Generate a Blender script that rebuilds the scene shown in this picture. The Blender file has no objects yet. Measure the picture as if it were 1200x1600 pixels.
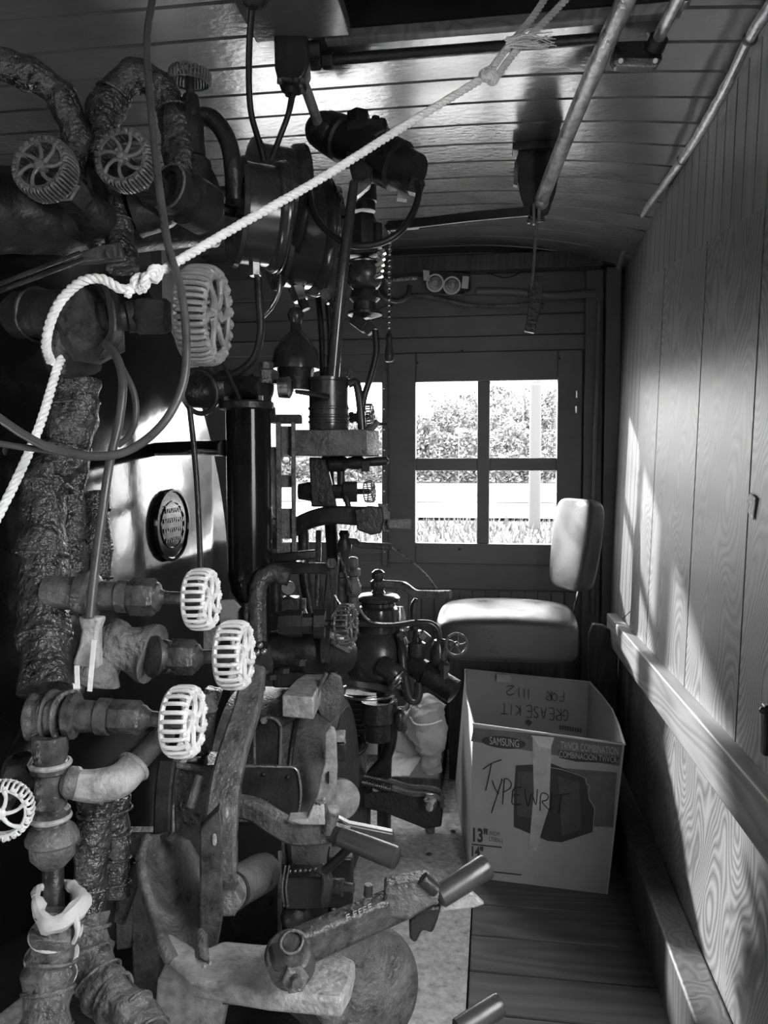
import bpy, bmesh, math, random
from mathutils import Vector as V, Matrix, noise
random.seed(7)
SC = bpy.context.scene
COL = SC.collection

# ------------------------------------------------------------------ camera, world, sun, exposure
PITCH = math.atan(60/1200); YAW = math.atan(173/1200*math.cos(PITCH))
CAM = V((0, 0, 1.2))
cd = bpy.data.cameras.new('camera'); co = bpy.data.objects.new('camera', cd); COL.objects.link(co)
cd.sensor_fit = 'VERTICAL'; cd.sensor_height = 36; cd.lens = 27; cd.clip_start = .02; cd.clip_end = 400
co.location = CAM; co.rotation_euler = (math.pi/2-PITCH, 0, YAW); SC.camera = co

SC.view_settings.view_transform = 'Standard'; SC.view_settings.look = 'None'
SC.view_settings.gamma = 1; SC.view_settings.use_curve_mapping = False
SC.view_settings.exposure = 2.3
w = bpy.data.worlds.new('sky'); SC.world = w; w.use_nodes = True
bgn = w.node_tree.nodes['Background']; bgn.inputs[0].default_value = (1, 1, 1, 1); bgn.inputs[1].default_value = 3.0

def light(name, kind, loc, target, energy, **k):
    l = bpy.data.lights.new(name, kind); l.energy = energy
    for a, b in k.items(): setattr(l, a, b)
    o = bpy.data.objects.new(name, l); COL.objects.link(o); o.location = loc
    o.rotation_euler = (V(target)-V(loc)).to_track_quat('-Z', 'Y').to_euler()
    return o
# sun low outside the far windows, shining in towards the doorway wall
light('sun', 'SUN', (-6, 10, 8), (-6+1.4, 10-1.7, 8-.90), 3.0, angle=math.radians(2.5))
# openings through which the sky lights the cab (portals only guide the sampling of the sky)
for nm, loc, tgt, sx, sy in (('window_portal_right', (-.04, 3.335, 1.25), (-.04, 1, 1.25), .60, .70), ('window_portal_left', (-.79, 3.335, 1.25), (-.79, 1, 1.25), .64, .72), ('doorway_portal', (.50, .40, .98), (-2, .40, .98), .82, 1.55)):
    o = light(nm, 'AREA', loc, tgt, 1, shape='RECTANGLE', size=sx, size_y=sy); o.data.cycles.is_portal = True

# ------------------------------------------------------------------ view helpers: pixel of the photo + distance -> place in the cab
_f = V((-math.sin(YAW)*math.cos(PITCH), math.cos(YAW)*math.cos(PITCH), -math.sin(PITCH)))
_r = V((math.cos(YAW), math.sin(YAW), 0)); _u = _r.cross(_f)
def ray(px, py): return _f + _r*((px-600)/1200) + _u*((800-py)/1200)
def P(px, py, d): return CAM + ray(px, py)*d
def PX(px, py, x): r = ray(px, py); return CAM + r*(x/r.x)
def PY(px, py, y): r = ray(px, py); return CAM + r*(y/r.y)
def PZ(px, py, z): r = ray(px, py); return CAM + r*((z-1.2)/r.z)
def CV(r, u, t): return (_r*r + _u*u - _f*t).normalized()
def PP(l, d): return [P(a, b, d) for a, b in l]
def PD(l): return [P(a, b, c) for a, b, c in l]

# ------------------------------------------------------------------ materials
def mat(name, base, rough=.5, metal=0, var=.3, vs=12, bump=.1, bs=60, spec=.5, stretch=None, rvar=.15, coat=0):
    m = bpy.data.materials.new(name); m.use_nodes = True
    nt = m.node_tree; N = nt.nodes; L = nt.links; b = N['Principled BSDF']
    tc = N.new('ShaderNodeTexCoord'); mp = N.new('ShaderNodeMapping'); L.new(tc.outputs['Object'], mp.inputs[0])
    if stretch: mp.inputs['Scale'].default_value = stretch
    n = N.new('ShaderNodeTexNoise'); n.inputs['Scale'].default_value = vs; n.inputs['Detail'].default_value = 6; n.inputs['Roughness'].default_value = .65
    L.new(mp.outputs[0], n.inputs['Vector'])
    r = N.new('ShaderNodeMapRange'); L.new(n.outputs[0], r.inputs[0])
    r.inputs[1].default_value = .3; r.inputs[2].default_value = .7
    r.inputs[3].default_value = base*(1-var); r.inputs[4].default_value = base*(1+var)
    L.new(r.outputs[0], b.inputs['Base Color'])
    rr = N.new('ShaderNodeMapRange'); L.new(n.outputs[0], rr.inputs[0]); rr.inputs[1].default_value = .3; rr.inputs[2].default_value = .7
    rr.inputs[3].default_value = max(.03, rough-rvar); rr.inputs[4].default_value = min(1, rough+rvar); L.new(rr.outputs[0], b.inputs['Roughness'])
    b.inputs['Metallic'].default_value = metal
    b.inputs['Specular IOR Level'].default_value = spec
    if coat: b.inputs['Coat Weight'].default_value = coat; b.inputs['Coat Roughness'].default_value = .17
    if bump:
        n2 = N.new('ShaderNodeTexNoise'); n2.inputs['Scale'].default_value = bs; n2.inputs['Detail'].default_value = 4
        L.new(mp.outputs[0], n2.inputs['Vector'])
        bp = N.new('ShaderNodeBump'); bp.inputs['Strength'].default_value = bump; bp.inputs['Distance'].default_value = .01
        L.new(n2.outputs[0], bp.inputs['Height']); L.new(bp.outputs[0], b.inputs['Normal'])
    return m
def wood(name, lo, hi, rough=.5, scale=6, stretch=(1, 1, .12), dist=3, bump=.08, bands='X', detail=2.5):
    m = bpy.data.materials.new(name); m.use_nodes = True
    nt = m.node_tree; N = nt.nodes; L = nt.links; b = N['Principled BSDF']
    tc = N.new('ShaderNodeTexCoord'); mp = N.new('ShaderNodeMapping'); L.new(tc.outputs['Object'], mp.inputs[0]); mp.inputs['Scale'].default_value = stretch
    n = N.new('ShaderNodeTexNoise'); n.inputs['Scale'].default_value = scale; n.inputs['Detail'].default_value = detail; L.new(mp.outputs[0], n.inputs['Vector'])
    mu = N.new('ShaderNodeMath'); mu.operation = 'MULTIPLY'; mu.inputs[1].default_value = dist*10; L.new(n.outputs[0], mu.inputs[0])
    fr = N.new('ShaderNodeMath'); fr.operation = 'PINGPONG'; fr.inputs[1].default_value = .5; L.new(mu.outputs[0], fr.inputs[0])
    big = N.new('ShaderNodeTexNoise'); big.inputs['Scale'].default_value = 3; big.inputs['Detail'].default_value = 6; L.new(tc.outputs['Object'], big.inputs['Vector'])
    r = N.new('ShaderNodeMapRange'); L.new(fr.outputs[0], r.inputs[0]); r.inputs[1].default_value = 0; r.inputs[2].default_value = .5
    r.inputs[3].default_value = lo; r.inputs[4].default_value = hi
    r2 = N.new('ShaderNodeMapRange'); L.new(big.outputs[0], r2.inputs[0]); r2.inputs[1].default_value = .3; r2.inputs[2].default_value = .7; r2.inputs[3].default_value = .75; r2.inputs[4].default_value = 1.2
    m2 = N.new('ShaderNodeMath'); m2.operation = 'MULTIPLY'; L.new(r.outputs[0], m2.inputs[0]); L.new(r2.outputs[0], m2.inputs[1])
    L.new(m2.outputs[0], b.inputs['Base Color']); b.inputs['Roughness'].default_value = rough
    bp = N.new('ShaderNodeBump'); bp.inputs['Strength'].default_value = bump; bp.inputs['Distance'].default_value = .004
    L.new(fr.outputs[0], bp.inputs['Height']); L.new(bp.outputs[0], b.inputs['Normal'])
    return m

M_ = {}
M_['boiler'] = mat('boiler_black', .010, .13, var=.4, vs=6, bump=.06, bs=14, spec=.3, rvar=.07)
M_['iron'] = mat('dark_iron', .022, .38, var=.5, vs=18, bump=.25, bs=90)
M_['grime'] = mat('grimy_iron', .062, .34, var=.8, vs=32, bump=.5, bs=80)
M_['grey'] = mat('worn_grey_iron', .125, .36, var=.65, vs=26, bump=.5, bs=140)
M_['bulb'] = mat('lamp_white', .7, .3, var=.1, bump=0)
M_['pale'] = mat('pale_worn_iron', .36, .5, var=.55, vs=34, bump=.4, bs=140)
M_['steel'] = mat('oily_steel', .4, .3, metal=1, var=.35, vs=25, bump=.1, bs=90)
M_['tar'] = mat('tarred_lagging', .035, .2, var=.9, vs=20, bump=1.0, bs=85, spec=.9)
M_['lag'] = mat('bandage_lagging', .11, .42, var=.85, vs=26, bump=1.0, bs=75)
M_['rock'] = mat('lagging_cement', .19, .75, var=.35, vs=30, bump=1.0, bs=70)
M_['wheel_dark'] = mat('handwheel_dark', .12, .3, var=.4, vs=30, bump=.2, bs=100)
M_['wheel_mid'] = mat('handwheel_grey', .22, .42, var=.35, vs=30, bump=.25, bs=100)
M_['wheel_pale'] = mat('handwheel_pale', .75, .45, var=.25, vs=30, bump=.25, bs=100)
M_['rubber'] = mat('rubber', .018, .4, var=.3, vs=30, bump=.05)
M_['cord'] = mat('rubber_cord', .07, .38, var=.3, vs=30, bump=.08)
M_['rope'] = mat('rope_white', .9, .75, var=.12, vs=60, bump=.3, bs=300)
M_['gauge'] = mat('gauge_case', .04, .2, var=.3, vs=6, bump=.03, spec=.7)
M_['ceil'] = mat('ceiling_paint', .12, .24, var=.18, vs=5, bump=.14, bs=40, stretch=(1, 1.6, 1), spec=1.0, rvar=.03, coat=.5)
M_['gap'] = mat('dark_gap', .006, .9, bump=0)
M_['wallp'] = mat('painted_board', .17, .5, var=.2, vs=8, bump=.15, bs=30, stretch=(.4, 1, 1))
M_['ply'] = wood('fir_plywood', .09, .21, .45, scale=4.0, stretch=(1, 1, .5), dist=3.6, bump=.14, detail=1.5)
M_['galv'] = mat('galvanised_pipe', .38, .42, metal=.5, var=.5, vs=45, bump=.2, bs=90)
M_['bead'] = wood('beadboard_right', .12, .17, .45, scale=6, stretch=(1, 1, .08), dist=1.2, bump=.1)
M_['rail'] = wood('rail_wood', .11, .19, .6, scale=7, stretch=(1, .10, 1), dist=1.2, bump=.15)
M_['oldwood'] = wood('old_dark_wood', .05, .09, .6, scale=9, stretch=(1, 1, .1), dist=1.2, bump=.3)
M_['plank'] = wood('floor_plank', .07, .12, .55, scale=7, stretch=(.12, 1, 1), dist=1.0, bump=.3)
M_['plate'] = mat('floor_plate_grit', .52, .42, var=.5, vs=45, bump=.35, bs=130, rvar=.2)
M_['vinyl'] = mat('seat_vinyl', .085, .38, var=.15, vs=10, bump=.12, bs=400)
M_['board'] = mat('cardboard', .34, .75, var=.12, vs=6, bump=.08, bs=40)
M_['board_in'] = mat('cardboard_inside', .45, .8, var=.08, vs=6, bump=.05, bs=40)
M_['ink'] = mat('printed_ink', .035, .6, var=.1, bump=0)
M_['ink2'] = mat('printed_grey', .12, .6, var=.3, vs=20, bump=0)
M_['ink3'] = mat('printed_dark_grey', .065, .6, var=.3, vs=20, bump=0)
M_['pen'] = mat('marker_pen', .02, .5, var=.1, bump=0)
M_['paper'] = mat('printed_light', .42, .7, var=.1, bump=0)
M_['tape'] = mat('packing_tape', .42, .18, var=.2, vs=25, bump=.25, bs=40)
M_['rag'] = mat('white_rag', .55, .85, var=.2, vs=9, bump=.5, bs=35)
M_['grip'] = mat('wooden_grip', .05, .33, var=.2, vs=10, bump=.05, spec=.6)
M_['chrome'] = mat('chrome', .7, .15, metal=1, var=.1, bump=0)
M_['grass'] = mat('grass', .08, .9, var=.5, vs=2.5, bump=.6, bs=8)
M_['road'] = mat('road', .06, .9, var=.08, vs=.6, bump=.1, bs=10)
M_['gravel'] = mat('gravel_verge', .45, .9, var=.2, vs=6, bump=.3, bs=20)
M_['leaf'] = mat('foliage', .09, .7, var=.5, vs=1.2, bump=0)
M_['leaf2'] = mat('foliage_pale', .13, .7, var=.5, vs=1.2, bump=0)
M_['bark'] = mat('bark', .1, .9)
M_['polem'] = mat('weathered_pole', .06, .8, var=.15, vs=3, stretch=(1, 1, .1))
M_['white'] = mat('white_paint', .8, .5, var=.05)
def glass_mat():
    m = bpy.data.materials.new('window_glass'); m.use_nodes = True; nt = m.node_tree; N = nt.nodes; L = nt.links
    N.remove(N['Principled BSDF']); t = N.new('ShaderNodeBsdfTransparent'); g = N.new('ShaderNodeBsdfGlossy'); g.inputs['Roughness'].default_value = .02
    f = N.new('ShaderNodeLayerWeight'); pw = N.new('ShaderNodeMath'); pw.operation = 'POWER'; pw.inputs[1].default_value = 5; L.new(f.outputs['Facing'], pw.inputs[0])
    ad = N.new('ShaderNodeMath'); ad.operation = 'MULTIPLY_ADD'; ad.inputs[1].default_value = .8; ad.inputs[2].default_value = .03; L.new(pw.outputs[0], ad.inputs[0]); f = ad
    x = N.new('ShaderNodeMixShader')
    L.new(f.outputs[0], x.inputs[0]); L.new(t.outputs[0], x.inputs[1]); L.new(g.outputs[0], x.inputs[2]); L.new(x.outputs[0], N['Material Output'].inputs[0])
    return m
M_['glass'] = glass_mat()

# ------------------------------------------------------------------ mesh helpers
def spline(pts, res=6):
    pts = [V(p) for p in pts]
    if len(pts) < 3 or res < 2: return pts
    out = []
    for i in range(len(pts)-1):
        a = pts[i-1] if i else pts[0]*2-pts[1]; b = pts[i]; c = pts[i+1]; d = pts[i+2] if i+2 < len(pts) else pts[-1]*2-pts[-2]
        for k in range(res):
            t = k/res
            out.append(.5*((2*b)+(c-a)*t+(2*a-5*b+4*c-d)*t*t+(3*b-a-3*c+d)*t**3))
    out.append(pts[-1]); return out
def frames(pts):
    n = len(pts); T = []
    for i in range(n):
        t = pts[min(i+1, n-1)]-pts[max(i-1, 0)]
        T.append(t.normalized() if t.length > 1e-9 else V((0, 0, 1)))
    up = V((0, 0, 1)) if abs(T[0].z) < .9 else V((1, 0, 0))
    u = T[0].cross(up).normalized(); F = []
    for t in T:
        u = (u-t*u.dot(t)).normalized(); F.append((t, u, t.cross(u)))
    return F
class B:
    def __init__(s): s.bm = bmesh.new()
    def ring(s, c, u, v, r, n, ph=0):
        return [s.bm.verts.new(c+u*(r*math.cos(ph+2*math.pi*k/n))+v*(r*math.sin(ph+2*math.pi*k/n))) for k in range(n)]
    def skin(s, rings, cap=True, closed=False):
        n = len(rings[0])
        for a, b in list(zip(rings, rings[1:]))+([(rings[-1], rings[0])] if closed else []):
            for k in range(n):
                try: s.bm.faces.new((a[k], a[(k+1) % n], b[(k+1) % n], b[k]))
                except ValueError: pass
        if cap and not closed:
            s.bm.faces.new(rings[0][::-1]); s.bm.faces.new(rings[-1])
        return s
    def tube(s, pts, r, seg=12, res=6, jitter=0, jf=30, cap=True):
        p0 = len(pts); q = spline(pts, res); F = frames(q); m = len(q); rings = []
        for i, (c, (t, u, v)) in enumerate(zip(q, F)):
            if isinstance(r, (list, tuple)):
                x = i/(m-1)*(len(r)-1); j = min(int(x), len(r)-2); rr = r[j]+(r[j+1]-r[j])*(x-j)
            else: rr = r
            rg = s.ring(c, u, v, rr, seg)
            if jitter:
                for vv in rg: vv.co += (vv.co-c).normalized()*noise.noise(vv.co*jf)*jitter
            rings.append(rg)
        return s.skin(rings, cap)
    def lathe(s, p, ax, prof, seg=20, ph=0):
        ax = V(ax).normalized(); p = V(p); up = V((0, 0, 1)) if abs(ax.z) < .9 else V((1, 0, 0))
        u = ax.cross(up).normalized(); v = ax.cross(u)
        return s.skin([s.ring(p+ax*t, u, v, max(r, 1e-5), seg, ph) for t, r in prof])
    def cyl(s, a, b, r, seg=16, r2=None):
        a = V(a); b = V(b); return s.lathe(a, b-a, [(0, r), ((b-a).length, r2 if r2 else r)], seg)
    def hexa(s, a, b, r, ch=.12, ph=0):
        a = V(a); b = V(b); L = (b-a).length; c = min(ch*r, L*.3)
        return s.lathe(a, b-a, [(0, r*.88), (c, r), (L-c, r), (L, r*.88)], 6, ph)
    def box(s, c, size, ax=None, ay=None):
        c = V(c); X = V(ax).normalized() if ax else V((1, 0, 0))
        Y = V(ay) if ay else (V((0, 1, 0)) if abs(X.y) < .95 else V((0, 0, 1)))
        Y = (Y-X*Y.dot(X)).normalized(); Z = X.cross(Y); h = [k/2 for k in size]
        vs = [s.bm.verts.new(c+X*(h[0]*a)+Y*(h[1]*b)+Z*(h[2]*d)) for a in (-1, 1) for b in (-1, 1) for d in (-1, 1)]
        for q in ((0, 1, 3, 2), (4, 6, 7, 5), (0, 4, 5, 1), (2, 3, 7, 6), (0, 2, 6, 4), (1, 5, 7, 3)): s.bm.faces.new([vs[k] for k in q])
        return s
    def bb(s, lo, hi):
        lo = V(lo); hi = V(hi); return s.box((lo+hi)/2, (hi-lo))
    def plate(s, pts, vec):
        vec = V(vec); a = [s.bm.verts.new(p) for p in pts]; b = [s.bm.verts.new(V(p)+vec) for p in pts]; n = len(pts)
        s.bm.faces.new(a); s.bm.faces.new(b[::-1])
        for k in range(n): s.bm.faces.new((a[k], b[k], b[(k+1) % n], a[(k+1) % n]))
        return s
    def torus(s, c, ax, R, r, seg=28, rs=8):
        ax = V(ax).normalized(); c = V(c); up = V((0, 0, 1)) if abs(ax.z) < .9 else V((1, 0, 0)); u = ax.cross(up).normalized(); v = ax.cross(u); rings = []
        for k in range(seg):
            a = 2*math.pi*k/seg; d = u*math.cos(a)+v*math.sin(a); rings.append(s.ring(c+d*R, d, ax, r, rs))
        return s.skin(rings, closed=True)
    def ball(s, c, r, seg=14, sz=(1, 1, 1)):
        m = Matrix.Translation(V(c)) @ Matrix.Diagonal((r*sz[0], r*sz[1], r*sz[2], 1))
        bmesh.ops.create_uvsphere(s.bm, u_segments=seg, v_segments=max(6, seg//2+2), radius=1, matrix=m); return s
    def bar(s, pts, w, h, side, res=5):
        """flat bar swept along a path: w across 'side', h across the third direction"""
        q = spline(pts, res); F = frames(q); rings = []; m = len(q)
        for i, (c, (t, _, _)) in enumerate(zip(q, F)):
            sd = V(side); sd = (sd-t*sd.dot(t)).normalized(); o = t.cross(sd)
            ww = w if not isinstance(w, (list, tuple)) else w[0]+(w[-1]-w[0])*i/(m-1)
            k = min(ww, h)*.18
            co2 = [(-ww/2+k, -h/2), (ww/2-k, -h/2), (ww/2, -h/2+k), (ww/2, h/2-k), (ww/2-k, h/2), (-ww/2+k, h/2), (-ww/2, h/2-k), (-ww/2, -h/2+k)]
            rings.append([s.bm.verts.new(c+sd*a+o*b) for a, b in co2])
        return s.skin(rings)
    def twist(s, pts, R=.0045, r=.0032, pitch=.022, strands=3, seg=7):
        q = spline(pts, 8); L = [0]
        for a, b in zip(q, q[1:]): L.append(L[-1]+(b-a).length)
        n = max(8, int(L[-1]/(pitch/9))); e = []; j = 0
        for i in range(n+1):
            x = L[-1]*i/n
            while j < len(q)-2 and L[j+1] < x: j += 1
            t = (x-L[j])/max(1e-9, L[j+1]-L[j]); e.append(q[j].lerp(q[j+1], min(1, max(0, t))))
        F = frames(e)
        for k in range(strands):
            p = []
            for i, (c, (t, u, v)) in enumerate(zip(e, F)):
                a = 2*math.pi*(k/strands+(L[-1]*i/n)/pitch); p.append(c+u*(R*math.cos(a))+v*(R*math.sin(a)))
            s.tube(p, r, seg, res=1)
        return s
    def build(s, name, m, parent=None, bevel=0, ang=38, smooth=True):
        bmesh.ops.recalc_face_normals(s.bm, faces=s.bm.faces)
        if smooth:
            for f in s.bm.faces: f.smooth = True
            for e in s.bm.edges:
                if len(e.link_faces) == 2 and e.calc_face_angle(0) > math.radians(ang): e.smooth = False
        off = V((0, 0, 0)); p = parent
        while p: off += V(p.location); p = p.parent
        # each mesh keeps its origin at its own middle, so textures and pivots belong to the thing itself
        if len(s.bm.verts):
            lo = V([min(v.co[i] for v in s.bm.verts) for i in range(3)]); hi = V([max(v.co[i] for v in s.bm.verts) for i in range(3)])
            c = (lo+hi)/2
        else: c = off
        bmesh.ops.translate(s.bm, verts=s.bm.verts, vec=-c)
        me = bpy.data.meshes.new(name); s.bm.to_mesh(me); s.bm.free()
        o = bpy.data.objects.new(name, me); COL.objects.link(o)
        me.materials.append(M_[m] if isinstance(m, str) else m)
        if parent: o.parent = parent
        o.location = c-off
        if bevel:
            md = o.modifiers.new('bevel', 'BEVEL'); md.width = bevel; md.segments = 2; md.limit_method = 'ANGLE'; md.angle_limit = .6
        return o
def tag(o, label, cat, group=None):
    o['label'] = label; o['category'] = cat
    if group: o['group'] = group
    return o
def thing(name, label, cat, loc, group=None):
    o = bpy.data.objects.new(name, None); COL.objects.link(o); o.location = V(loc); o.empty_display_size = .02
    return tag(o, label, cat, group)
def struct(o): o['kind'] = 'structure'; return o
def wheel(parent, c, ax, R, m, w=.55, n=20, spokes=6, hubm=None, ph=0, tk=.05):
    """cage-rimmed handwheel: two rings joined by rungs, curved spokes, hub (front faces along ax)"""
    ax = V(ax).normalized(); c = V(c); up = V((0, 0, 1)) if abs(ax.z) < .9 else V((1, 0, 0)); u = ax.cross(up).normalized(); v = ax.cross(u)
    W = w*R; b = B(); t = tk*R
    b.torus(c, ax, R*.80, t*1.1, 32, 6); b.torus(c-ax*W, ax, R*.93, t*1.1, 32, 6)
    for k in range(n):
        for s_ in (-1, 1):
            a = ph+2*math.pi*(k+.24*s_)/n; d = u*math.cos(a)+v*math.sin(a)
            b.tube([c+d*(R*.8), c+d*(R*.93)+ax*.03*R, c+d*R-ax*(.12*R), c+d*R-ax*(W*.8), c+d*(R*.93)-ax*W], t*.95, 6, 3)
        a = ph+2*math.pi*k/n; d = u*math.cos(a)+v*math.sin(a); tt = u*-math.sin(a)+v*math.cos(a)
        b.ball(c+d*(R*.9)+ax*.035*R, t*1.4, 6)
    rim = b.build('handwheel', m, parent)
    for k in range(spokes):
        a = ph+2*math.pi*k/spokes; a2 = a+.35
        d = lambda x, r: c+(u*math.cos(x)+v*math.sin(x))*r
        B().tube([d(a, R*.12)-ax*.06*R, d(a+.05, R*.35), d(a+.18, R*.58), d(a2, R*.82)], [t*1.9, t*1.3, t*1.2, t*1.8], 8, 4).build('spoke', m, rim)
    hb = B(); hb.lathe(c-ax*.25*R, ax, [(0, R*.2), (.2*R, R*.24), (.28*R, R*.18), (.30*R, R*.12), (.36*R, R*.12), (.38*R, .02*R)], 14)
    hb.build('hub', hubm or m, rim)
    return rim
# ================================================================== THE SETTING
CZ = 2.13
def ceil_z(x, y=1): return CZ-(.025+.085*min(1, max(0, (y-2.0)/1.3)))*max(0, (x+.15)/.65)**2
def wall_x(z): return .472+.035*(z-.66)/1.13
# floor: planks on the right, gritty plate on the left strip
b = B(); y = -1.4
while y < 3.3:
    b.bb((-.052, y+.002, -.03), (.75, y+.143, 0)); y += .146
fl = struct(b.build('floor', 'plank', None, bevel=.003))
b = B(); b.bb((-1.6, -1.4, -.04), (-.056, 3.4, -.002)); b.build('gritty_floor_plate', 'plate', fl)
b = B(); b.bb((-1.6, -1.4, -.08), (.75, 3.4, -.042)); b.build('subfloor', 'gap', fl)
# ceiling boards with V grooves, a hatch left open over the camera
hx0, hx1, hy0, hy1 = -.33, .37, .15, 1.62
def ceil_strip(b, x0, x1, y0, y1):
    n = max(1, int((x1-x0)/.08)); pr = [(y0+.0022, .014), (y0+.006, 0), (y1-.006, 0), (y1-.0022, .014)]
    for (ya, za), (yb, zb) in zip(pr, pr[1:]):
        ring = []
        for k in range(n+1):
            x = x0+(x1-x0)*k/n; ring.append((b.bm.verts.new((x, ya, ceil_z(x, ya)+za)), b.bm.verts.new((x, yb, ceil_z(x, yb)+zb))))
        for p, q in zip(ring, ring[1:]): b.bm.faces.new((p[0], p[1], q[1], q[0]))
    # upper skin
    b.bb((x0, y0, CZ+.02), (x1, y1, CZ+.03))
b = B(); y = -1.4
while y < 3.4:
    y1 = y+.121
    if y1 > hy0 and y < hy1:
        ceil_strip(b, -1.9, hx0, y, y1); ceil_strip(b, hx1, .55, y, y1)
    else: ceil_strip(b, -1.9, .55, y, y1)
    y += .121
ce = struct(b.build('ceiling', 'ceil', None))
b = B(); b.bb((-1.9, -1.4, CZ+.03), (.6, hy0, CZ+.05)); b.bb((-1.9, hy1, CZ+.03), (.6, 3.4, CZ+.05)); b.bb((-1.9, hy0, CZ+.03), (hx0, hy1, CZ+.05)); b.bb((hx1, hy0, CZ+.03), (.6, hy1, CZ+.05))
b.build('roof_sheet', 'gap', ce)
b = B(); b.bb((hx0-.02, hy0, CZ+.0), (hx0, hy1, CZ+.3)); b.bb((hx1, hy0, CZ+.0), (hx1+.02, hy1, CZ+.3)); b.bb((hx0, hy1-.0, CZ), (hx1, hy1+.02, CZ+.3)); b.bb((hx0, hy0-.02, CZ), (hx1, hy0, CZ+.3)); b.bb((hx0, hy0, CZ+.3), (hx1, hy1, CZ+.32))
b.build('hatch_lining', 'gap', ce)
struct(B().bb((-.36, 1.625, CZ-.022), (.36, 1.652, CZ+.0)).build('trim_1', 'rail', None, bevel=.003))
struct(B().bb((-.50, 1.30, CZ-.03), (-.30, 1.60, CZ+.0)).build('trim_2', 'ceil', None, bevel=.003))

# far wall with two windows
Y0 = 3.30
W2 = (-.335, .255, .903, 1.588)    # right sash glass area x0,x1,z0,z1
W1 = (-1.10, -.482, .90, 1.592)    # left window
b = B()
b.bb((-1.93, Y0, 0), (.62, Y0+.03, .80)); b.bb((-1.93, Y0, 1.70), (.62, Y0+.03, 2.2))
b.bb((-1.93, Y0, .80), (W1[0], Y0+.03, 1.70)); b.bb((W1[1], Y0, .80), (W2[0]-.05, Y0+.03, 1.70)); b.bb((.30, Y0, .80), (.62, Y0+.03, 1.70))
b.bb((W1[0], Y0, .80), (W1[1], Y0+.03, W1[2])); b.bb((W1[0], Y0, W1[3]), (W1[1], Y0+.03, 1.70))
wf = struct(b.build('wall_far', 'wallp', None))
# horizontal boards above and beadboard below
for z0, z1, th in ((1.712, 1.775, .022), (1.778, 1.862, .014), (1.865, 1.95, .010), (1.953, 2.05, .012)):
    B().bb((-1.3, Y0-th, z0), (.40, Y0, z1)).build('wall_board', 'wallp', wf, bevel=.003)
B().bb((-1.3, Y0-.012, .705), (.47, Y0, .815)).build('wall_board', 'wallp', wf, bevel=.003)
x = -1.3; b = B()
while x < .46: b.bb((x, Y0-.008, 0), (x+.052, Y0, .70)); x += .055
b.build('beadboard', 'wallp', wf, bevel=.003)
B().bb((-.47, Y0-.10, 2.03), (.42, Y0-.02, 2.095)).build('ceiling_ledge', 'oldwood', wf, bevel=.004)
# right sash
sx0, sx1, sz0, sz1 = -.452, .356, .815, 1.71
b = B(); t0 = Y0-.03; t1 = Y0+.012
b.bb((sx0, t0, sz0), (W2[0], t1, sz1)); b.bb((W2[1], t0, sz0), (sx1, t1, sz1)); b.bb((W2[0], t0, sz0), (W2[1], t1, W2[2])); b.bb((W2[0], t0, W2[3]), (W2[1], t1, sz1))
mx = -.048; b.bb((mx-.026, t0+.006, W2[2]), (mx+.026, t1, W2[3])); mz = 1.239; b.bb((W2[0], t0+.007, mz-.027), (mx-.026, t1, mz+.027)); b.bb((mx+.026, t0+.007, mz-.027), (W2[1], t1, mz+.027))
ws = struct(b.build('window_1', 'wallp', None, bevel=.004))
B().bb((W2[0], Y0-.006, W2[2]), (W2[1], Y0-.003, W2[3])).build('window_glass', 'glass', ws)
for (px, py) in ((722, 548), (652, 567), (874, 560), (900, 880), (718, 858), (622, 860)):
    B().ball(PY(px, py, t0-.001), .005, 8, (1, .5, 1)).build('screw', 'iron', ws)
for (px, py) in ((901, 616), (900, 640)):
    c = PY(px, py, t0-.004); B().box(c, (.006, .004, .028)).build('latch_plate', 'chrome', ws)
# left window: riveted metal stile and frame
b = B(); b.bb((W1[1], Y0-.02, .80), (W1[1]+.028, Y0+.01, 1.64)); b.bb((W1[0]-.05, Y0-.012, .85), (W1[1], Y0+.01, W1[2])); b.bb((W1[0]-.05, Y0-.012, W1[3]), (W1[1], Y0+.01, 1.64)); b.bb((W1[0]-.05, Y0-.012, .85), (W1[0], Y0+.01, 1.64))
wl = struct(b.build('window_2', 'wallp', None, bevel=.003))
for k in range(9): B().ball((W1[1]+.012, Y0-.022, .86+k*.088), .004, 8, (1, .6, 1)).build('rivet', 'chrome', wl)
B().bb((W1[1]+.029, Y0-.036, .79), (W1[1]+.036, Y0-.0, 1.66)).build('stile_strip', 'grey', wl)
B().bb((W1[0], Y0-.001, W1[2]), (W1[1], Y0+.002, W1[3])).build('window_glass', 'glass', wl)
# corner post on the right of the far wall
b = B(); b.bb((.362, Y0-.04, 0), (.435, Y0, 2.03)); b.bb((.44, Y0-.07, 0), (.50, Y0, 2.03)); struct(b.build('trim_3', 'wallp', None, bevel=.004))
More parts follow.
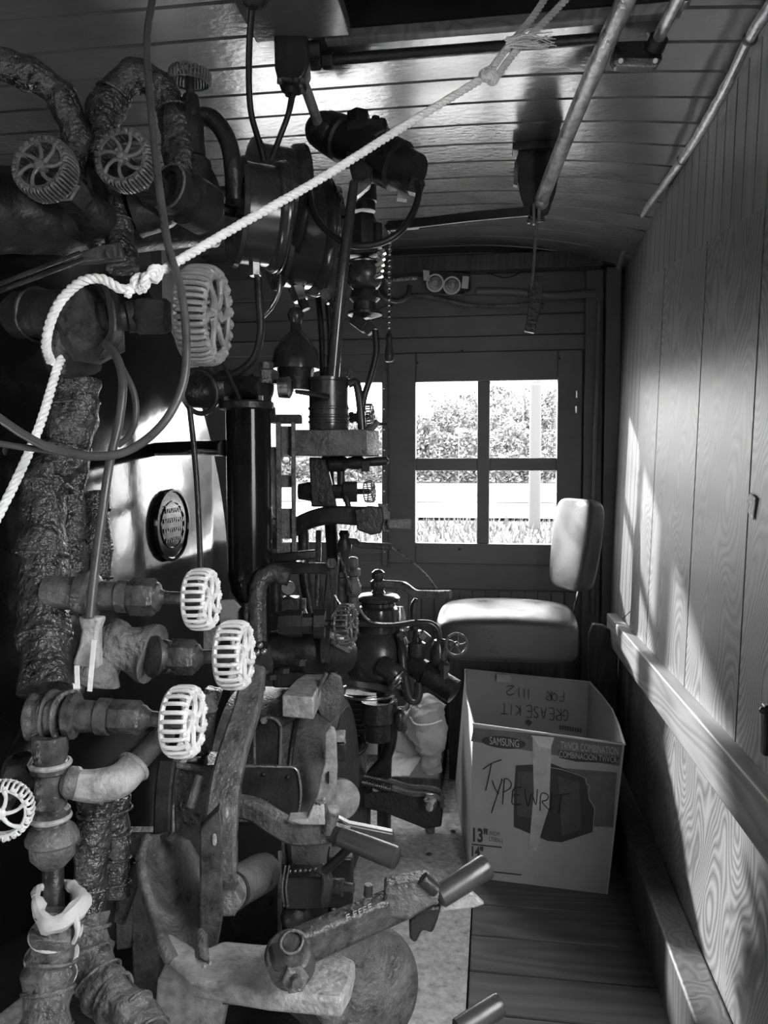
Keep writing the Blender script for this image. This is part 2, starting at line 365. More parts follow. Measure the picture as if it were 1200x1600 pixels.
# right wall: beadboard, plywood sheets, rail, lower plywood
DY = .80      # the wall ends here: the open doorway lies beside the camera
b = B()
def wallquad(b, y0, y1, z0, z1, off, th=.012, z1b=None):
    """board lying on the leaning wall; off = distance proud of the wall"""
    zb = z1 if z1b is None else z1b
    pts = [V((wall_x(z0)-off, y0, z0)), V((wall_x(z0)-off, y1, z0)), V((wall_x(zb)-off, y1, zb)), V((wall_x(z1)-off, y0, z1))]
    b.plate(pts, (th, 0, 0))
wallquad(b, DY, 3.32, 0, 2.10, -.012, .03)
b.plate([V((.50, .05, 1.76)), V((.50, DY, 1.76)), V((.52, DY, 2.1)), V((.52, .05, 2.1))], (.03, 0, 0))
wr = struct(b.build('wall_right', 'bead', None))
b = B(); y = DY
while y < 3.26: wallquad(b, y, min(y+.074, 3.29), 1.3 if y < 2.6 else 0.0, 2.06, 0, .012); y += .077
b.build('beadboard', 'bead', wr, bevel=.002)
gy = [2.72, 2.43, 1.95, 1.545, 1.12, DY]   # sheet joints
def ztop(y): return 1.69+(y-1.4826)*(1.84-1.69)/(2.609-1.4826)
for ya, yb in zip(gy[1:], gy):
    q = B(); wallquad(q, ya+.004, yb-.004, .63, ztop(ya), .008, .012, ztop(yb)); q.build('plywood_panel', 'ply', wr)
for ya, yb in zip(gy[1:], gy):
    q = B(); wallquad(q, ya, yb, .0, .62, .0, .012); q.build('lower_plywood', 'ply', wr)
b = B(); wallquad(b, DY, 2.715, .6, 1.56, .001, .004); b.build('joint_backing', 'gap', wr)
# patch of torn paper
b = B(); b.plate([PX(px, py, wall_x(1.1)-.011) for px, py in ((1172, 770), (1180, 778), (1176, 812), (1168, 800), (1166, 780))], (.002, 0, 0)); b.build('torn_paper', 'pale', wr)
struct(B().bb((.384, .8, 0), (.455, 3.1, .16)).build('baseboard_right', 'oldwood', None, bevel=.006))
# back (unseen) part of the cab beyond the doorway and behind the camera
struct(B().bb((.48, -1.4, 0), (.52, .05, 2.1)).build('wall_right_rear', 'wallp', None))
b = B(); b.bb((-1.9, -1.43, 0), (.6, -1.4, 2.1))
struct(b.build('wall_near', 'wallp', None))
b = B(); b.bb((-1.30, 2.815, 0), (-1.26, 3.33, .95)); b.bb((-1.30, 2.815, 1.6), (-1.26, 3.33, 2.15)); b.bb((-1.30, 3.25, .95), (-1.26, 3.33, 1.6)); b.bb((-1.30, 2.815, .95), (-1.26, 2.9, 1.6))
struct(b.build('wall_front', 'wallp', None))
struct(B().bb((-1.93, -1.4, -.05), (-1.90, 3.33, 2.15)).build('wall_left', 'wallp', None))
# unseen tender front, added to hold back daylight at the open doorway
struct(B().bb((1.25, -2.5, -1.3), (1.32, 1.6, 1.2)).build('wall_tender_blocker', 'iron', None))
# latch on the doorway edge
t = thing('door_latch', 'black iron latch block on the right wall at the picture edge', 'latch', PX(1197, 1140, .455))
B().box(PX(1199, 1140, .452), (.016, .02, .085)).build('latch_body', 'iron', t, bevel=.003)
B().ball(PX(1192, 1110, .44), .006).build('latch_knob', 'iron', t)

# rail along the right wall
b = B(); z0, z1 = .555, .655
pts = [(.43, 3.02, z0), (.43, 3.02, z1+.01), (.43, .8, z1+.035), (.43, .8, z0+.035)]
b.plate([V(p) for p in pts], (.038, 0, 0))
tag(b.build('wall_rail', 'rail', None, bevel=.004), 'long pale timber rail fixed low along the right plywood wall', 'rail')
b = B(); b.tube([PX(972, 968, .44), PX(985, 955, .445)], .0015, 6); tag(b.build('nail', 'steel', None), 'bent nail sticking out of the far end of the timber rail', 'nail')
# upright old plank behind the box
b = B(); x0 = PY(922, 1040, 2.9); x1 = PY(966, 1040, 2.9)
b.plate([V((x0.x, 2.92, 0)), V((x0.x-.003, 2.92, .60)), V((x0.x+.012, 2.92, .64)), V((x0.x+.05, 2.92, .635)), V((x1.x, 2.92, .60)), V((x1.x+.01, 2.92, 0))], (0, .04, 0))
tag(b.build('upright_plank', 'oldwood', None, bevel=.006), 'rounded dark plank end standing behind the cardboard box under the rail', 'plank')
# conduit along the ceiling corner of the right wall
b = B(); pts = [(1215, -5), (1178, 60), (1120, 165), (1065, 250), (1000, 345), (975, 400), (960, 440)]
q = []
for px, py in pts:
    p = PX(px, py, .49); q.append(p)
q = [V((.487-.012*math.sin(i*1.7)*.4, p.y, p.z)) for i, p in enumerate(q)]
b.tube(q, .011, 10, 8, jitter=.003, jf=40); cc = b.build('corner_conduit', 'galv', None); tag(cc, 'lumpy painted conduit running down the joint of ceiling and right wall', 'conduit')
for i in (1, 3, 4): B().torus(q[i], q[i+1]-q[i], .012, .0035, 14, 6).build('clip', 'steel', cc)
b = B(); b.tube([PY(936, 470, 3.24), PY(935, 560, 3.24), PY(930, 700, 3.24), PY(927, 830, 3.24), PY(926, 960, 3.24)], .010, 10, 6, jitter=.002)
tag(b.build('corner_pipe', 'wallp', None), 'thin painted pipe running down the far right corner beside the window', 'pipe')
# ================================================================== OUTSIDE
def gz(y):
    pr = [(3.5, -1.3), (8, -1.1), (13, -.55), (16, -.28), (18.5, .06), (19.5, .12), (28, .72), (31, .9), (45, 2.2), (80, 7)]
    for (a, za), (c, zc) in zip(pr, pr[1:]):
        if y <= c: return za+(zc-za)*max(0, (y-a))/(c-a)
    return pr[-1][1]
def ground(name, y0, y1, m, amp=0, lift=0):
    b = B(); ny = max(2, int((y1-y0)*1.5)); nx = 60; g = []
    for j in range(ny+1):
        y = y0+(y1-y0)*j/ny
        g.append([b.bm.verts.new((-25+50*i/nx, y, gz(y)+lift+amp*noise.noise(V((i*.9, y*1.2, 0))))) for i in range(nx+1)])
    for j in range(ny):
        for i in range(nx): b.bm.faces.new((g[j][i], g[j][i+1], g[j+1][i+1], g[j+1][i]))
    return struct(b.build(name, m, None))
g = ground('ground', 3.6, 80, 'grass', .05)
ground('ground_gravel_verge', 18.6, 22, 'gravel', 0, .07)
ground('ground_bounce_gravel', 3.6, 12.5, 'gravel', 0, .08)  # added unseen pale strip that bounces daylight up to the ceiling
ground('ground_road', 22, 28.6, 'road', 0, .09)
def grass_patch():
    b = B()
    for k in range(2600):
        y = random.uniform(13.5, 18.3); x = random.uniform(-6.5, 2.2)*y/18; z = gz(y); h = random.uniform(.08, .3); a = random.random()*6.28
        d = V((math.cos(a), math.sin(a), 0))*.03; l = V((random.uniform(-.1, .1), random.uniform(-.1, .1), h))
        b.bm.faces.new([b.bm.verts.new(V((x, y, z))-d), b.bm.verts.new(V((x, y, z))+d), b.bm.verts.new(V((x, y, z))+l)])
    o = b.build('weedy_grass', 'grass', None); o['kind'] = 'stuff'; tag(o, 'rough weedy grass between the cab and the road outside', 'grass')
grass_patch()
def tree(px, d, wid, top, bot, label, m='leaf', n=2600):
    c = P(px, 740, d); t = P(px, top, d); base = gz(c.y); zt = t.z; zb = P(px, bot, d).z; zb = max(base+.2, zb)
    o = thing('leafy_tree', label, 'tree', (c.x, c.y, base), 'trees beyond the road')
    B().tube([(c.x, c.y, base-.1), (c.x+.1, c.y, (base+zt)/2), (c.x, c.y, zt-.6)], [.16, .12, .05], 8, 3).build('trunk', 'bark', o)
    b = B(); h = (zt-zb)/2; cz = (zt+zb)/2; lob = []
    for k in range(14):
        th = random.random()*6.28; rr = random.uniform(.2, .85); lob.append((V((c.x+math.cos(th)*wid*.55*rr, c.y+math.sin(th)*wid*.4*rr, cz+random.uniform(-.7, .75)*h)), random.uniform(.28, .5)*min(wid*.6, h)))
    for k in range(n):
        q, r = random.choice(lob); v = V((random.gauss(0, 1), random.gauss(0, 1), random.gauss(0, 1))).normalized()*r*random.uniform(.75, 1.05)
        p = q+v; s = random.uniform(.06, .13); a = V((random.gauss(0, 1), random.gauss(0, 1), random.gauss(0, 1))).normalized(); e = a.orthogonal().normalized()
        b.bm.faces.new([b.bm.verts.new(p+a*s), b.bm.verts.new(p+e*s*.6), b.bm.verts.new(p-a*s), b.bm.verts.new(p-e*s*.6)])
    b.build('crown', m, o, smooth=False)
for i, (px, d, wd, top, bot, m, lb) in enumerate([
    (668, 34, 3.2, 640, 722, 'leaf', 'small bushy tree at the left edge of the four-pane window'),
    (706, 38, 4.0, 615, 722, 'leaf2', 'tall pale tree in the upper left pane behind the blank white board'),
    (742, 40, 3.6, 604, 722, 'leaf', 'tall tree behind the middle bar of the four-pane window'),
    (790, 36, 3.6, 612, 722, 'leaf2', 'rounded pale tree left of the utility pole'),
    (818, 42, 4.0, 597, 722, 'leaf', 'tall tree directly behind the utility pole'),
    (862, 36, 3.4, 606, 722, 'leaf', 'tree at the right edge of the four-pane window'),
    (590, 36, 4.0, 650, 722, 'leaf2', 'low tree seen through the left window beside the stile'),
    (535, 38, 4.0, 655, 722, 'leaf', 'low tree seen through the left window beyond the round can')]):
    tree(px, d, wd, top, bot, lb, m)
def hedge(y, x0, x1, h, n, label, m='leaf'):
    b = B()
    for k in range(n):
        x = random.uniform(x0, x1); hh = h*(.75+.35*noise.noise(V((x*.8, 0, 3)))); p = V((x, y+random.uniform(-.5, .5), gz(y)+random.random()**.7*hh)); s = random.uniform(.06, .14)
        a = V((random.gauss(0, 1), random.gauss(0, 1), random.gauss(0, 1))).normalized(); e = a.orthogonal().normalized()
        b.bm.faces.new([b.bm.verts.new(p+a*s), b.bm.verts.new(p+e*s*.6), b.bm.verts.new(p-a*s), b.bm.verts.new(p-e*s*.6)])
    o = b.build('hedge', m, None, smooth=False); tag(o, label, 'hedge'); o['kind'] = 'stuff'
hedge(30, -9, 4, 1.3, 6000, 'low dark hedge along the far side of the road')
hedge(33, -9, 4, 2.6, 7000, 'taller scrub rising behind the roadside hedge', 'leaf2')
# utility pole, and a blank board in place of a small white hut
p = P(835, 815, 17.5); b = B(); b.cyl((p.x, p.y, gz(p.y)-.1), (p.x, p.y, 8.0), .135, 12, .12)
tag(b.build('utility_pole', 'polem', None), 'grey wooden utility pole standing outside the right panes', 'pole')
c = P(717, 672, 29.2); t = thing('white_board_standin', 'tiny blank white board in place of a small white shape glimpsed between trees in the upper left pane', 'sign', (c.x, c.y, gz(c.y)))
B().box(c, (.24, .02, .17)).build('board', 'white', t); B().cyl((c.x, c.y+.03, gz(c.y)), (c.x, c.y+.03, c.z), .02, 8).build('post', 'bark', t)
# ================================================================== RIGHT SIDE OBJECTS
def hitplane(px, py, o, n):
    r = ray(px, py); return CAM + r*((V(o)-CAM).dot(n)/r.dot(n))
def superbox(b, c, a, e=.35, nu=40, nv=20, rot=None, shape=None):
    f = lambda s, x: math.copysign(abs(s)**x, s); R = rot or Matrix.Identity(3); rings = []
    for j in range(1, nv):
        ph = -math.pi/2+math.pi*j/nv; rg = []
        for i in range(nu):
            th = 2*math.pi*i/nu
            p = V((a[0]*f(math.cos(ph), e)*f(math.cos(th), e), a[1]*f(math.cos(ph), e)*f(math.sin(th), e), a[2]*f(math.sin(ph), e)))
            if shape: p = shape(p)
            rg.append(b.bm.verts.new(V(c)+R @ p))
        rings.append(rg)
    return b.skin(rings)
# chair
sc = V((.045, 2.84, .62)); ch = thing('padded_chair', 'dark vinyl padded chair by the window, facing left', 'chair', (.06, 3.08, 0))
def seatshape(p):
    r2 = (p.x/.25)**2+(p.y/.23)**2
    if p.z > 0: p.z += .035*(1-.5*r2)
    return p
b = B(); superbox(b, sc, (.247, .225, .072), .3, 56, 24, None, seatshape); b.build('seat', 'vinyl', ch, ang=80)
b = B(); b.bb((-.17, 2.97, 0), (.27, 3.24, .555)); b.build('seat_box', 'oldwood', ch, bevel=.004)
bc = P(905, 851, 2.83); rot = Matrix.Rotation(math.radians(24), 3, 'Z') @ Matrix.Rotation(math.radians(7), 3, 'Y')
def backshape(p): p.x += .25*p.y*p.y-.02; p.y *= 1-.12*max(0, -p.z/.17); return p
b = B(); superbox(b, bc, (.038, .135, .168), .38, 44, 24, rot, backshape); b.build('backrest', 'vinyl', ch, ang=80)
b = B(); b.bar([P(912, 900, 2.86), P(902, 930, 2.9), P(896, 962, 2.95), P(890, 1020, 2.98)], .03, .005, (0, 1, 0)); b.build('backrest_bracket', 'steel', ch)

# cardboard box
FLb, FRb = V((-.066, 2.243, 0)), V((.328, 2.205, 0))
FLt = PY(739, 1131, 2.258); FRt = hitplane(976, 1163, FLt, (FRb-FLb).cross(FLt-FLb).normalized())
RLb, RRb = V((-.142, 2.86, 0)), V((.335, 2.84, 0))
RLt, RRt = PY(727, 1046, 2.90), PY(922, 1066, 2.85)
bx = thing('cardboard_box', 'open cardboard carton with a television printed on its front, on the floor below the chair', 'box', (.12, 2.55, 0))
T = .0045
def quad(p, q, r, s, m, name, par, t=T):
    n = (q-p).cross(s-p).normalized(); cen = (FLb+FRb+RLb+RRb)/4+V((0, 0, .22))
    if n.dot(cen-p) < 0: n = -n
    o = B().plate([p, q, r, s], n*t).build(name, m, par); return n
nf = quad(FLb, FRb, FRt, FLt, 'board', 'front_panel', bx)
quad(RLb, RRb, RRt, RLt, 'board_in', 'rear_panel', bx)
b = B(); ml = (FLt+RLt)/2+V((-.010, 0, 0)); b.plate([FLb, RLb, RLt, ml, FLt], (T, 0, 0)); b.build('left_panel', 'board_in', bx)
mid = (FRt+RRt)/2+V((.022, 0, 0))
b = B(); b.plate([FRb, RRb, RRt, RRt.lerp(mid, .55)+V((.003, 0, 0)), mid, FRt.lerp(mid, .55)+V((.003, 0, 0)), FRt], (-T, 0, 0)); b.build('right_panel', 'board_in', bx)
b = B(); b.plate([FLb+V((.006, .006, .006)), FRb+V((-.006, .006, .006)), RRb+V((-.006, -.006, .006)), RLb+V((.006, -.006, .006))], (0, 0, .004)); b.build('bottom', 'board_in', bx)
for nm, pts in (('cut_edge', [RLt, ml, FLt, FRt]), ('cut_edge', [FRt, FRt.lerp(mid, .55)+V((.003, 0, 0)), mid, RRt.lerp(mid, .55)+V((.003, 0, 0)), RRt, RLt])):
    B().tube(pts, .0032, 6, 1).build(nm, 'rag', bx)
# printing on the front; each mark lies on the panel face
nF = (FRb-FLb).cross(FLt-FLb).normalized()
if nF.y > 0: nF = -nF
def F(px, py, lift=.0008): return hitplane(px, py, FLt+nF*lift, nF)
def patch(pl, m, name, lift=.0008, th=.0004, hit=F, n=None):
    return B().plate([hit(x, y, lift) for x, y in pl], (n or nF)*th).build(name, m, bx, smooth=False)
def blobell(cx, cy, rx, ry, a=0, n=28):
    return [(cx+rx*math.cos(t)*math.cos(a)-ry*math.sin(t)*math.sin(a), cy+rx*math.cos(t)*math.sin(a)+ry*math.sin(t)*math.cos(a)) for t in [2*math.pi*k/n for k in range(n)]]
def lettering(s, quadpx, m, name, lift=.0014, hit=F, n=None, par=None):
    """text laid into the quad TL,TR,BR,BL of a panel"""
    cu = bpy.data.curves.new('t', 'FONT'); cu.body = s; cu.resolution_u = 3; cu.offset = .035 if s[0] == '1' else 0; o = bpy.data.objects.new('t', cu); COL.objects.link(o)
    bpy.context.view_layer.update(); me = bpy.data.meshes.new_from_object(o.evaluated_get(bpy.context.evaluated_depsgraph_get()))
    bpy.data.objects.remove(o); bpy.data.curves.remove(cu)
    xs = [v.co.x for v in me.vertices]; ys = [v.co.y for v in me.vertices]; x0, x1, y0, y1 = min(xs), max(xs), min(ys), max(ys)
    tl, tr, br, bl = [hit(x, y, lift) for x, y in quadpx]
    bm = bmesh.new(); bm.from_mesh(me)
    for v in bm.verts:
        u = (v.co.x-x0)/(x1-x0); w_ = (v.co.y-y0)/(y1-y0); v.co = (bl.lerp(br, u)).lerp(tl.lerp(tr, u), w_)
    bpy.data.meshes.remove(me); q = B(); q.bm.free(); q.bm = bm
    return q.build(name, m, par or bx, smooth=False)
patch([(740, 1137), (973, 1160), (968, 1197), (736, 1158)], 'ink2', 'printed_band', .0006)
patch(blobell(787, 1160, 35, 9.5, .10), 'ink', 'printed_oval', .0012)
lettering('SAMSUNG', [(765, 1151), (811, 1156), (811, 1168), (765, 1163)], 'paper', 'printed_brand', .002)
lettering('TV/VCR COMBINATION', [(876, 1158), (966, 1168), (966, 1180), (876, 1170)], 'paper', 'printed_title', .002)
patch([(872, 1172), (968, 1183), (962, 1193), (900, 1190), (874, 1184)], 'ink', 'printed_stripe', .0012)
lettering('COMBINACION TV/VCR', [(874, 1173), (964, 1183), (964, 1192), (874, 1183)], 'paper', 'printed_subtitle', .002)
patch([(880, 1200), (964, 1207), (958, 1293), (876, 1288)], 'ink2', 'printed_panel', .0008)
lettering('13"', [(739, 1292), (762, 1295), (762, 1318), (739, 1315)], 'ink', 'printed_size', .0014)
lettering('(NOM.\nLTEEN.)', [(764, 1298), (785, 1301), (785, 1319), (764, 1316)], 'ink', 'printed_note', .0014)
patch([(737, 1318), (784, 1323), (784, 1325), (737, 1320)], 'ink', 'printed_rule')
lettering('14"', [(737, 1321), (755, 1323), (755, 1340), (737, 1338)], 'ink', 'printed_size', .0014)
patch([(742, 1358), (815, 1366), (815, 1368), (742, 1360)], 'ink', 'printed_rule')
# television picture
patch([(806, 1196), (862, 1193), (912, 1213), (916, 1226), (920, 1250), (928, 1262), (926, 1300), (878, 1316), (856, 1314), (803, 1292), (803, 1240)], 'ink', 'printed_television', .0016)
patch([(809, 1206), (848, 1203), (850, 1282), (808, 1274)], 'ink3', 'printed_screen', .0022)
patch([(872, 1213), (905, 1222), (908, 1296), (878, 1306)], 'ink3', 'printed_cabinet_side', .0022)
def strokes(lines, hit, m, name, r=.0011, lift=.0022):
    b = B()
    for l in lines:
        if len(l) > 1: b.tube([hit(x, y, lift) for x, y in l], r, 6, 4)
    return b.build(name, m, bx)
strokes([[(852, 1198), (880, 1203), (913, 1215), (916, 1224), (921, 1228), (920, 1246), (929, 1264), (927, 1290), (936, 1300), (944, 1306), (942, 1296), (936, 1291)]], F, 'paper', 'printed_cable', .0008, .0026)
c2 = lambda L: [(660+x/2.425, 760+y/2.425) for x, y in L]
strokes([c2(l) for l in [[(230, 1072), (262, 1050), (300, 1036)], [(262, 1050), (252, 1100), (240, 1152)], [(265, 1115), (276, 1145), (290, 1165)], [(303, 1108), (284, 1170), (262, 1237)],
    [(304, 1205), (308, 1150), (313, 1108), (335, 1120), (334, 1142), (310, 1158)], [(378, 1140), (348, 1145), (342, 1172), (342, 1203), (376, 1206)], [(345, 1172), (370, 1168)],
    [(388, 1145), (400, 1212), (414, 1165), (430, 1207), (436, 1148)], [(446, 1228), (450, 1165), (476, 1170), (472, 1188), (454, 1196), (480, 1226)], [(492, 1160), (486, 1232)], [(500, 1172), (560, 1164)], [(527, 1170), (516, 1242)]]], F, 'pen', 'marker_writing', .0015, .0042)
# tape strip over the middle
patch([(832, 1150), (862, 1153), (858, 1262), (846, 1300), (838, 1330), (826, 1328), (834, 1240)], 'tape', 'tape_strip', .0030, .0003)
q = B(); q.plate([F(830, 1149, .004), F(866, 1152, .004), F(860, 1170, .004), F(842, 1166, .006)], nF*.001); q.build('torn_tape', 'rag', bx)
# writing inside on the far panel, upside down
nR = V((RRt-RLt)).cross(V((0, 0, 1))).normalized()
if nR.y > 0: nR = -nR
def Rr(px, py, lift=.0015): return hitplane(px, py, (RLt+RLb)/2+nR*(T+lift+.002), nR)
GL = {'G': [[(1, .8), (.6, 1), (.1, .7), (.1, .2), (.6, 0), (1, .25), (1, .5), (.6, .5)]], 'R': [[(0, 0), (0, 1), (.8, .9), (.8, .6), (0, .5), (.9, 0)]], 'E': [[(.9, 1), (0, 1), (0, 0), (.9, 0)], [(0, .5), (.7, .5)]],
      'A': [[(0, 0), (.5, 1), (1, 0)], [(.2, .4), (.8, .4)]], 'S': [[(.9, .85), (.4, 1), (.1, .75), (.8, .35), (.6, 0), (0, .1)]], 'K': [[(0, 0), (0, 1)], [(.9, 1), (.05, .45), (.9, 0)]], 'I': [[(.5, 0), (.5, 1)]],
      'T': [[(0, 1), (1, 1)], [(.5, 1), (.5, 0)]], 'F': [[(0, 0), (0, 1), (.9, 1)], [(0, .5), (.6, .55)]], 'O': [[(.5, 0), (0, .4), (.3, 1), (.9, .7), (.8, .2), (.45, 0)]], '1': [[(.5, 0), (.5, 1)]],
      '2': [[(0, .8), (.5, 1), (.9, .7), (0, 0), (1, 0)]], ' ': []}
def scrawl(s, cells):
    """upside-down capitals: cells gives centre px,py,w,h per letter, first letter rightmost"""
    out = []
    for chh, (cx, cy, w_, h_) in zip(s, cells):
        for l in GL[chh]: out.append([(cx+w_/2-x*w_+random.uniform(-.3, .3), cy-h_/2+y*h_+random.uniform(-.3, .3)) for x, y in l])
    return out
L_ = scrawl('GREASEKIT', [(884-i*11.6, 1118-i*1.3, 8, 17) for i in range(6)]+[(809, 1110, 8, 16), (799, 1109, 4, 16), (788, 1107, 11, 16)])
L_ += scrawl('FOR', [(877, 1088, 8, 14), (866, 1089, 9, 12), (857, 1087, 8, 14)])
L_ += scrawl('1112', [(826, 1085, 2, 16), (819, 1084, 2, 16), (811, 1082, 2, 15), (797, 1079, 13, 14)])
strokes(L_, lambda x, y, l=.0: Rr(x, y, l), 'pen', 'marker_note', .0013, .001)
B().plate([Rr(776, 1053), Rr(798, 1055), Rr(798, 1067), Rr(776, 1065)], nR*.001).build('white_sticker', 'rag', bx)
b = B()
for k in range(9): b.plate([Rr(874+k*4, 1133+k*.6), Rr(876.4+k*4, 1133.4+k*.6), Rr(876.4+k*4, 1140+k*.6), Rr(874+k*4, 1139.6+k*.6)], nR*.0008)
b.build('printed_marks', 'ink2', bx)
b = B()
b.plate([Rr(820, 1128), Rr(826, 1124), Rr(832, 1129), Rr(826, 1135)], nR*.0008); b.build('printed_diamond', 'ink2', bx)

# bare-bulb holder, cable, spring and chain near the top of the far wall
def FW(px, py, y=3.24): return PY(px, py, y)
t = thing('twin_lamp_holder', 'small twin round lamp holder on the far wall under the ceiling', 'lamp', FW(698, 440, 3.28))
b = B(); b.plate([FW(x, y, 3.2) for x, y in ((661, 421), (735, 427), (735, 446), (722, 455), (690, 452), (664, 440))], (0, .08, 0)); b.build('housing', 'iron', t, bevel=.003)
for px, py in ((680, 442), (706, 446)):
    c = FW(px, py, 3.185); r_ = B(); r_.torus(c, (0, -1, -.1), .033, .004, 24, 8); rg = r_.build('ring', 'bulb', t)
    B().lathe(c+V((0, .02, 0)), (0, -1, -.1), [(0, .03), (.006, .028), (.012, .016), (.03, .012), (.034, .002)], 16).build('bulb_socket', 'pale', rg)
for pl in (((661, 422), (671, 423), (671, 439), (662, 438)), ((723, 431), (733, 432), (731, 451), (721, 450))):
    B().plate([FW(x, y, 3.19) for x, y in pl], (0, .006, 0)).build('mounting_tab', 'bulb', t)
B().tube([FW(692, 452, 3.2), FW(690, 459, 3.19), FW(712, 461, 3.19), FW(727, 459, 3.19), FW(726, 452, 3.2)], .003, 6).build('wire_loop', 'grey', t)
b = B(); b.tube([FW(x, y) for x, y in ((575, 487), (600, 482), (628, 466), (655, 461), (690, 467), (730, 476), (790, 478), (832, 474), (850, 478))], .010, 8, 6)
tag(b.build('wall_cable', 'grey', None), 'thick painted cable waving along the top of the far wall', 'cable')
t = thing('threaded_clamp', 'threaded clamp beside the chain at the top of the far wall', 'clamp', FW(615, 450, 3.22))
b = B(); b.tube([FW(598, 440, 3.1), FW(596, 452, 3.1), FW(603, 464, 3.1), FW(622, 470, 3.1), (FW(636, 462, 3.1)), FW(640, 446, 3.1)], .011, 8, 5); b.tube([FW(622, 470, 3.1), FW(622, 470, 3.29)], .012); b.build('bow', 'iron', t)
c0, c1 = FW(596, 439, 3.09), FW(652, 434, 3.09); b = B(); b.cyl(c0, c1, .006, 8)
for k in range(18): b.torus(c0.lerp(c1, (k+.5)/18), c1-c0, .0075, .0022, 10, 5)
b.build('screw_thread', 'steel', t)
b = B(); b.tube([FW(742, 418, 3.27), FW(762, 426, 3.25), FW(790, 434, 3.24), FW(815, 425, 3.25), FW(832, 416, 3.27)], .0025, 6)
tag(b.build('slack_wire', 'rubber', None), 'thin slack wire hanging under the ceiling ledge of the far wall', 'wire')
b = B(); b.tube([FW(745, 455, 3.26), FW(800, 456, 3.26), FW(860, 462, 3.26), FW(930, 458, 3.26)], .016, 10); tag(b.build('wall_pipe', 'wallp', None), 'painted pipe along the far wall behind the hanging paddle', 'pipe')

# chain with wooden pull
D = 2.25; t = thing('pull_chain', 'thin pull chain with a turned handle hanging left of the window', 'chain', P(608, 352, D))
b = B(); yy = 356; k = 0
while yy < 523:
    c = P(609 if yy < 420 else 608.5, yy, D); b.torus(c, V((1, .2, 0)) if k % 2 else V((.2, 1, 0)), .0052, .0016, 10, 5); yy += 4.4; k += 1
b.build('chain', 'steel', t)
h = P(608, 520, D); pf = [(0, .005), (.006, .009), (.02, .0095), (.03, .008), (.045, .011), (.065, .0145), (.078, .0145), (.084, .010), (.086, .002)]
B().lathe(h, (0, 0, -1), pf, 16).build('pull_handle', 'grip', t)

# ================================================================== UNDER THE CEILING
CL = lambda px, py, dz=0: PZ(px, py, CZ-dz)
t = thing('ceiling_conduit', 'dark horizontal conduit crossing under the ceiling with couplings', 'conduit', CL(700, 78, .03))
y_ = CL(700, 79, .03).y
a_, b_ = PY(482, 79, y_), PY(965, 78, y_); a_.z = b_.z = CZ-.03
B().cyl(a_, b_, .0115, 12).build('pipe', 'iron', t)
for px in (492, 512): c = PY(px, 79, y_); c.z = CZ-.03; B().hexa(c-V((.012, 0, 0)), c+V((.012, 0, 0)), .019).build('coupling', 'iron', t)
# right conduit body with two screws, and its riser
t = thing('conduit_box', 'oval conduit junction with two cover screws at the top right', 'junction box', CL(998, 82, .03))
b = B(); b.plate([PD([(x, y, 1.60)])[0] for x, y in ((962, 64), (1032, 62), (1036, 92), (1026, 101), (966, 98), (960, 88))], _f*.035); b.build('body', 'iron', t, bevel=.004)
b = B(); b.plate([P(x, y, 1.585) for x, y in ((966, 88), (1030, 90), (1034, 95), (1028, 101), (968, 99), (961, 94))], _f*.012); b.build('cover', 'grey', t, bevel=.003)
for px in (970, 1024): B().cyl(P(px, 95, 1.58), P(px, 95, 1.59), .005, 10).build('screw', 'steel', t)
tag(B().tube([P(1026, 66, 1.60), P(1042, 32, 1.5), P(1070, -20, 1.38)], .0125, 12).build('riser_conduit', 'galv', None), 'short grey conduit rising from the oval junction at the top right', 'conduit')
B().cyl(P(1022, 76, 1.6), P(1030, 58, 1.58), .02, 14).build('collar', 'iron', t)
# long throttle rod
t = thing('overhead_rod', 'long thick round rod running overhead from the top edge to a bracket', 'rod', P(838, 325, 2.15))
B().tube([P(990, -25, 1.42), P(975, 5, 1.47), P(905, 165, 1.80), P(846, 312, 2.13)], .0195, 18).build('rod', 'galv', t)
b = B(); b.ball(P(846, 316, 2.13), .0205, 14); b.build('end_cap', 'galv', t)
b = B(); b.box(P(842, 333, 2.13), (.008, .02, .045)); b.box(P(834, 335, 2.13), (.006, .018, .055)); b.build('clevis', 'grey', t)
b = B(); b.cyl(P(826, 344, 2.13), P(850, 343, 2.13), .006, 10); b.hexa(P(824, 344, 2.13), P(829, 344, 2.13), .011); b.build('clevis_pin', 'iron', t)
t = thing('rod_bracket', 'dark kite-shaped sheet bracket hanging from the ceiling behind the rod end', 'bracket', P(842, 250, 2.24))
kz = [(806, 250), (812, 300), (822, 334), (838, 343), (856, 334), (868, 300), (877, 255), (868, 226), (814, 226)]
pts = []
for px, py in kz:
    p = PY(px, py, 2.22); pts.append(p)
B().plate(pts, (0, .012, 0)).build('plate', 'iron', t, bevel=.003)
b = B(); b.bb((pts[0].x-.01, 2.20, CZ-.035), (pts[6].x+.01, 2.25, CZ-.014)); b.build('mounting_flange', 'iron', t, bevel=.003)
B().plate([PY(804, 252, 2.22), PY(810, 254, 2.22), PY(808, 290, 2.22), PY(802, 288, 2.22)], (0, .02, 0)).build('side_strip', 'grey', t)
t = thing('hanging_paddle', 'thin rod hanging from the rod end with a dark flat paddle at its foot', 'rod', P(838, 345, 2.13))
B().tube([P(838, 345, 2.13), P(835, 400, 2.13), P(830, 455, 2.13)], .0045, 8).build('rod', 'grey', t)
b = B(); b.plate([P(x, y, 2.13) for x, y in ((824, 452), (836, 430), (848, 432), (848, 466), (836, 520), (820, 517), (828, 470))], _f*.014); b.build('paddle', 'iron', t, bevel=.002)
t = thing('overhead_lever', 'flat dark lever running left from the rod end above the window', 'lever', P(715, 345, 2.2))
